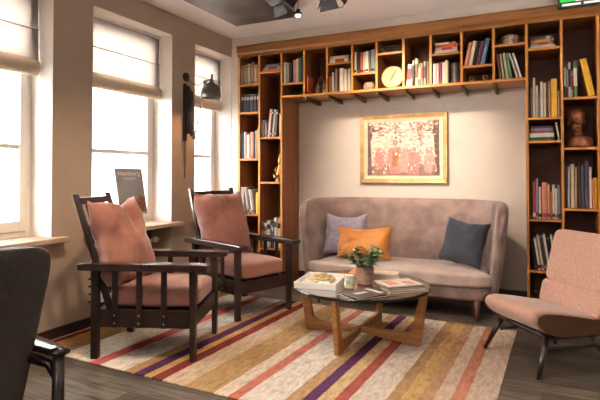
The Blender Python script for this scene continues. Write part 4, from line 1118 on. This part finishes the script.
def stage_light(label, loc, rz, tilt, lamp=True):
    t = thing('stage_spotlight', label, 'spotlight', loc, rz, 'black stage spotlights on the ceiling')
    bm = new(); tube(bm, [(0, 0, 0), (0, 0, -.07)], .012, 8); lathe(bm, [(0, 0), (.05, 0), (.05, -.012), (0, -.012)], 16); obj('mount', bm, black_metal, t)
    bm = new(); tube(bm, [(-.10, 0, -.15), (-.10, 0, -.075), (.10, 0, -.075), (.10, 0, -.15)], .008, 6); obj('yoke', bm, black_metal, t)
    R = Matrix.Translation((0, 0, -.15)) @ Matrix.Rotation(tilt, 4, 'X')
    bm = new(); box(bm, -.09, .09, -.08, .09, -.07, .07, R); obj('housing', bm, black_metal, t, bevel=.012)
    bm = new(); lathe(bm, [(0, 0), (.058, 0), (.058, .004), (0, .004)], 24, R @ Matrix.Translation((0, .091, 0)) @ Matrix.Rotation(-PI/2, 4, 'X')); obj('lens', bm, mat('lens_glass', '#cfc6bb', .1), t)
    for k in range(4):
        A = R @ Matrix.Translation((0, .09, 0)) @ Matrix.Rotation(PI/2*k, 4, 'Y')
        bm = new(); prism(bm, [(-.06, .075), (.06, .075), (.085, .16), (-.085, .16)], 0, .002, lambda a, b, h: A @ Vector((a, (b-.075)*.75, .072+(b-.075)*.55+h))); obj('barn_door', bm, black_metal, t)
    return t
stage_light('black stage spotlight with barn doors beside the dark ceiling panel', (-1.80, 3.31, ZC-.0005), rd(-25), rd(-35))
stage_light('black stage spotlight with barn doors farther from the dark ceiling panel', (-1.40, 3.36, ZC-.0005), rd(-10), rd(-40))
pb = thing('pendant_bulb', 'small clear bulb fitting hanging on a rod beside the dark ceiling panel', 'lamp', (-1.90, 3.92, ZC-.0005))
bm = new(); tube(bm, [(0, 0, 0), (0, 0, -.115)], .005, 8); lathe(bm, [(0, 0), (.025, 0), (.025, -.008), (0, -.008)], 16); obj('rod', bm, steel, pb)
bm = new(); lathe(bm, [(0, -.105), (.018, -.106), (.02, -.125), (.036, -.14), (.04, -.155), (.032, -.155), (.0, -.13)], 20); obj('socket', bm, black_metal, pb, smooth=True)
bm = new(); ell(bm, (0, 0, -.152), .026, .026, .026); obj('bulb', bm, emit_mat('small_bulb', '#ffe6c8', 2.2), pb, smooth=True)
hk = thing('ceiling_hook', 'small wire hook on the ceiling between the stage spotlights and cornice', 'hook', (-1.58, 4.22, ZC-.0005))
bm = new(); lathe(bm, [(0, 0), (.014, 0), (.014, -.01), (0, -.012)], 12); obj('base', bm, black_metal, hk)
bm = new(); tube(bm, [(0, 0, -.01), (-.012, 0, -.03), (-.035, 0, -.042), (-.06, 0, -.035), (-.068, 0, -.025)], .0035, 6); obj('wire', bm, black_metal, hk)

# exit sign
ex = thing('exit_sign', 'green and white illuminated emergency exit sign above the bookcase', 'sign', (.325, 4.72, 2.597))
bm = new(); box(bm, -.18, .19, 0, .05, .0, .139); obj('housing', bm, mat('sign_body', '#3a3431', .5), ex, bevel=.004)
bm = new(); box(bm, -.165, -.05, -.004, -.0005, .045, .132); obj('green_face', bm, emit_mat('sign_green', '#35b048', 1.1), ex)
bm = new(); box(bm, -.049, .16, -.004, -.0005, .045, .132); obj('white_face', bm, emit_mat('sign_white', '#efe9dc', .9), ex)
for x0, x1 in ((-.15, -.01), (.01, .15)):
    bm = new(); box(bm, x0, x1, -.006, -.0005, .012, .03); obj('light_bar', bm, emit_mat('sign_bar', '#e9e0d2', .8), ex, bevel=.002)

# small wall socket row above the picture (picture rail hooks)
for k, xx in enumerate((-1.78, -1.40, -.88)):
    bm = new(); lathe(bm, [(0, 0), (.007, 0), (.007, .012), (0, .014)], 10, Matrix.Translation((xx, YB-.0005, 1.90)) @ Matrix.Rotation(PI/2, 4, 'X'))
    tag(obj('picture_hook', bm, steel), 'tiny wall hook above the painting, %s' % ('over the end nearer the window', 'over its middle', 'over the end farther from the window')[k], 'hook', 'wall hooks above the painting')

# ------------------------------------------------------------------ lights
w = bpy.data.worlds.new('world'); sc.world = w; w.use_nodes = True
nt = w.node_tree; bg = nt.nodes['Background']
sky = nt.nodes.new('ShaderNodeTexSky'); sky.sky_type = 'HOSEK_WILKIE'; sky.turbidity = 6; sky.ground_albedo = .5
sky.sun_direction = Vector((.6, -.3, .7)).normalized()
mixc = nt.nodes.new('ShaderNodeMix'); mixc.data_type = 'RGBA'; mixc.inputs['Factor'].default_value = .8
nt.links.new(sky.outputs[0], mixc.inputs[6]); mixc.inputs[7].default_value = (.93, .97, 1.0, 1)
nt.links.new(mixc.outputs[2], bg.inputs['Color']); bg.inputs['Strength'].default_value = 55

def light(kind, name, loc, energy, col, aim=None, **k):
    l = bpy.data.lights.new(name, kind); l.energy = energy; l.color = lin(col)[:3]
    for a, b in k.items(): setattr(l, a, b)
    o = bpy.data.objects.new(name, l); COL.objects.link(o); o.location = loc
    if aim is not None: o.rotation_euler = (Vector(aim)-Vector(loc)).to_track_quat('-Z', 'Y').to_euler()
    return o
for a, b in WINS:
    p = light('AREA', 'sky_portal', (XO-.02, (a+b)/2, (SILL+HEAD)/2), 1, '#ffffff', aim=(0, (a+b)/2, (SILL+HEAD)/2), shape='RECTANGLE', size=b-a, size_y=HEAD-SILL)
    p.data.cycles.is_portal = True
light('SUN', 'sun', (5, 0, 9), 45.0, '#ffffff', aim=(-8, 4, 0), angle=.01)
light('SPOT', 'picture_spot', (-1.35, 3.85, 2.5), 110, '#ffe4c8', aim=(-1.25, YB, 1.45), spot_size=rd(75), spot_blend=.9, shadow_soft_size=.06)
light('SPOT', 'sofa_spot', (-1.80, 3.5, 2.55), 40, '#ffeeda', aim=(-1.2, 4.6, .6), spot_size=rd(80), spot_blend=.9, shadow_soft_size=.06)
light('POINT', 'added_fill_light', (-.5, -.9, 2.0), 25, '#fff4ec', shadow_soft_size=.18)  # added unseen light behind the camera, fills the room and ceiling
light('POINT', 'added_fill_light', (1.5, 2.0, 2.05), 10, '#fff4ec', shadow_soft_size=.18)  # second added fill, out of view, no fitting modelled
light('SPOT', 'downlight', (-1.3, 1.7, 2.70), 80, '#fff1e4', aim=(-1.5, 2.9, 0), spot_size=rd(95), spot_blend=1, shadow_soft_size=.12)
light('SPOT', 'downlight', (-.8, 2.6, 2.70), 40, '#fff1e4', aim=(-.7, 3.9, 0), spot_size=rd(100), spot_blend=1, shadow_soft_size=.12)
light('SPOT', 'added_ceiling_fill', (1.7, 2.6, 1.9), 35, '#fff3ea', aim=(.2, 3.6, 2.75), spot_size=rd(100), spot_blend=1, shadow_soft_size=.1)  # unseen light added to brighten the ceiling
light('SPOT', 'downlight', (-1.75, 2.1, 2.70), 95, '#ffdfb8', aim=(-3.0, 2.75, .1), spot_size=rd(70), spot_blend=1, shadow_soft_size=.08)
light('SPOT', 'wall_lamp_light', (-2.865, 3.98, 1.955), 9, '#ffc088', aim=(-3.0, 3.9, 0), spot_size=rd(125), spot_blend=.6, shadow_soft_size=.04)

sc.view_settings.view_transform = 'Standard'
sc.view_settings.look = 'None'
sc.view_settings.gamma = 1
sc.view_settings.use_curve_mapping = False
sc.view_settings.exposure = 0.8
sc.cycles.use_denoising = True
sc.cycles.max_bounces = 10; sc.cycles.diffuse_bounces = 5; sc.cycles.glossy_bounces = 4; sc.cycles.transparent_max_bounces = 12
sc.cycles.sample_clamp_indirect = 6
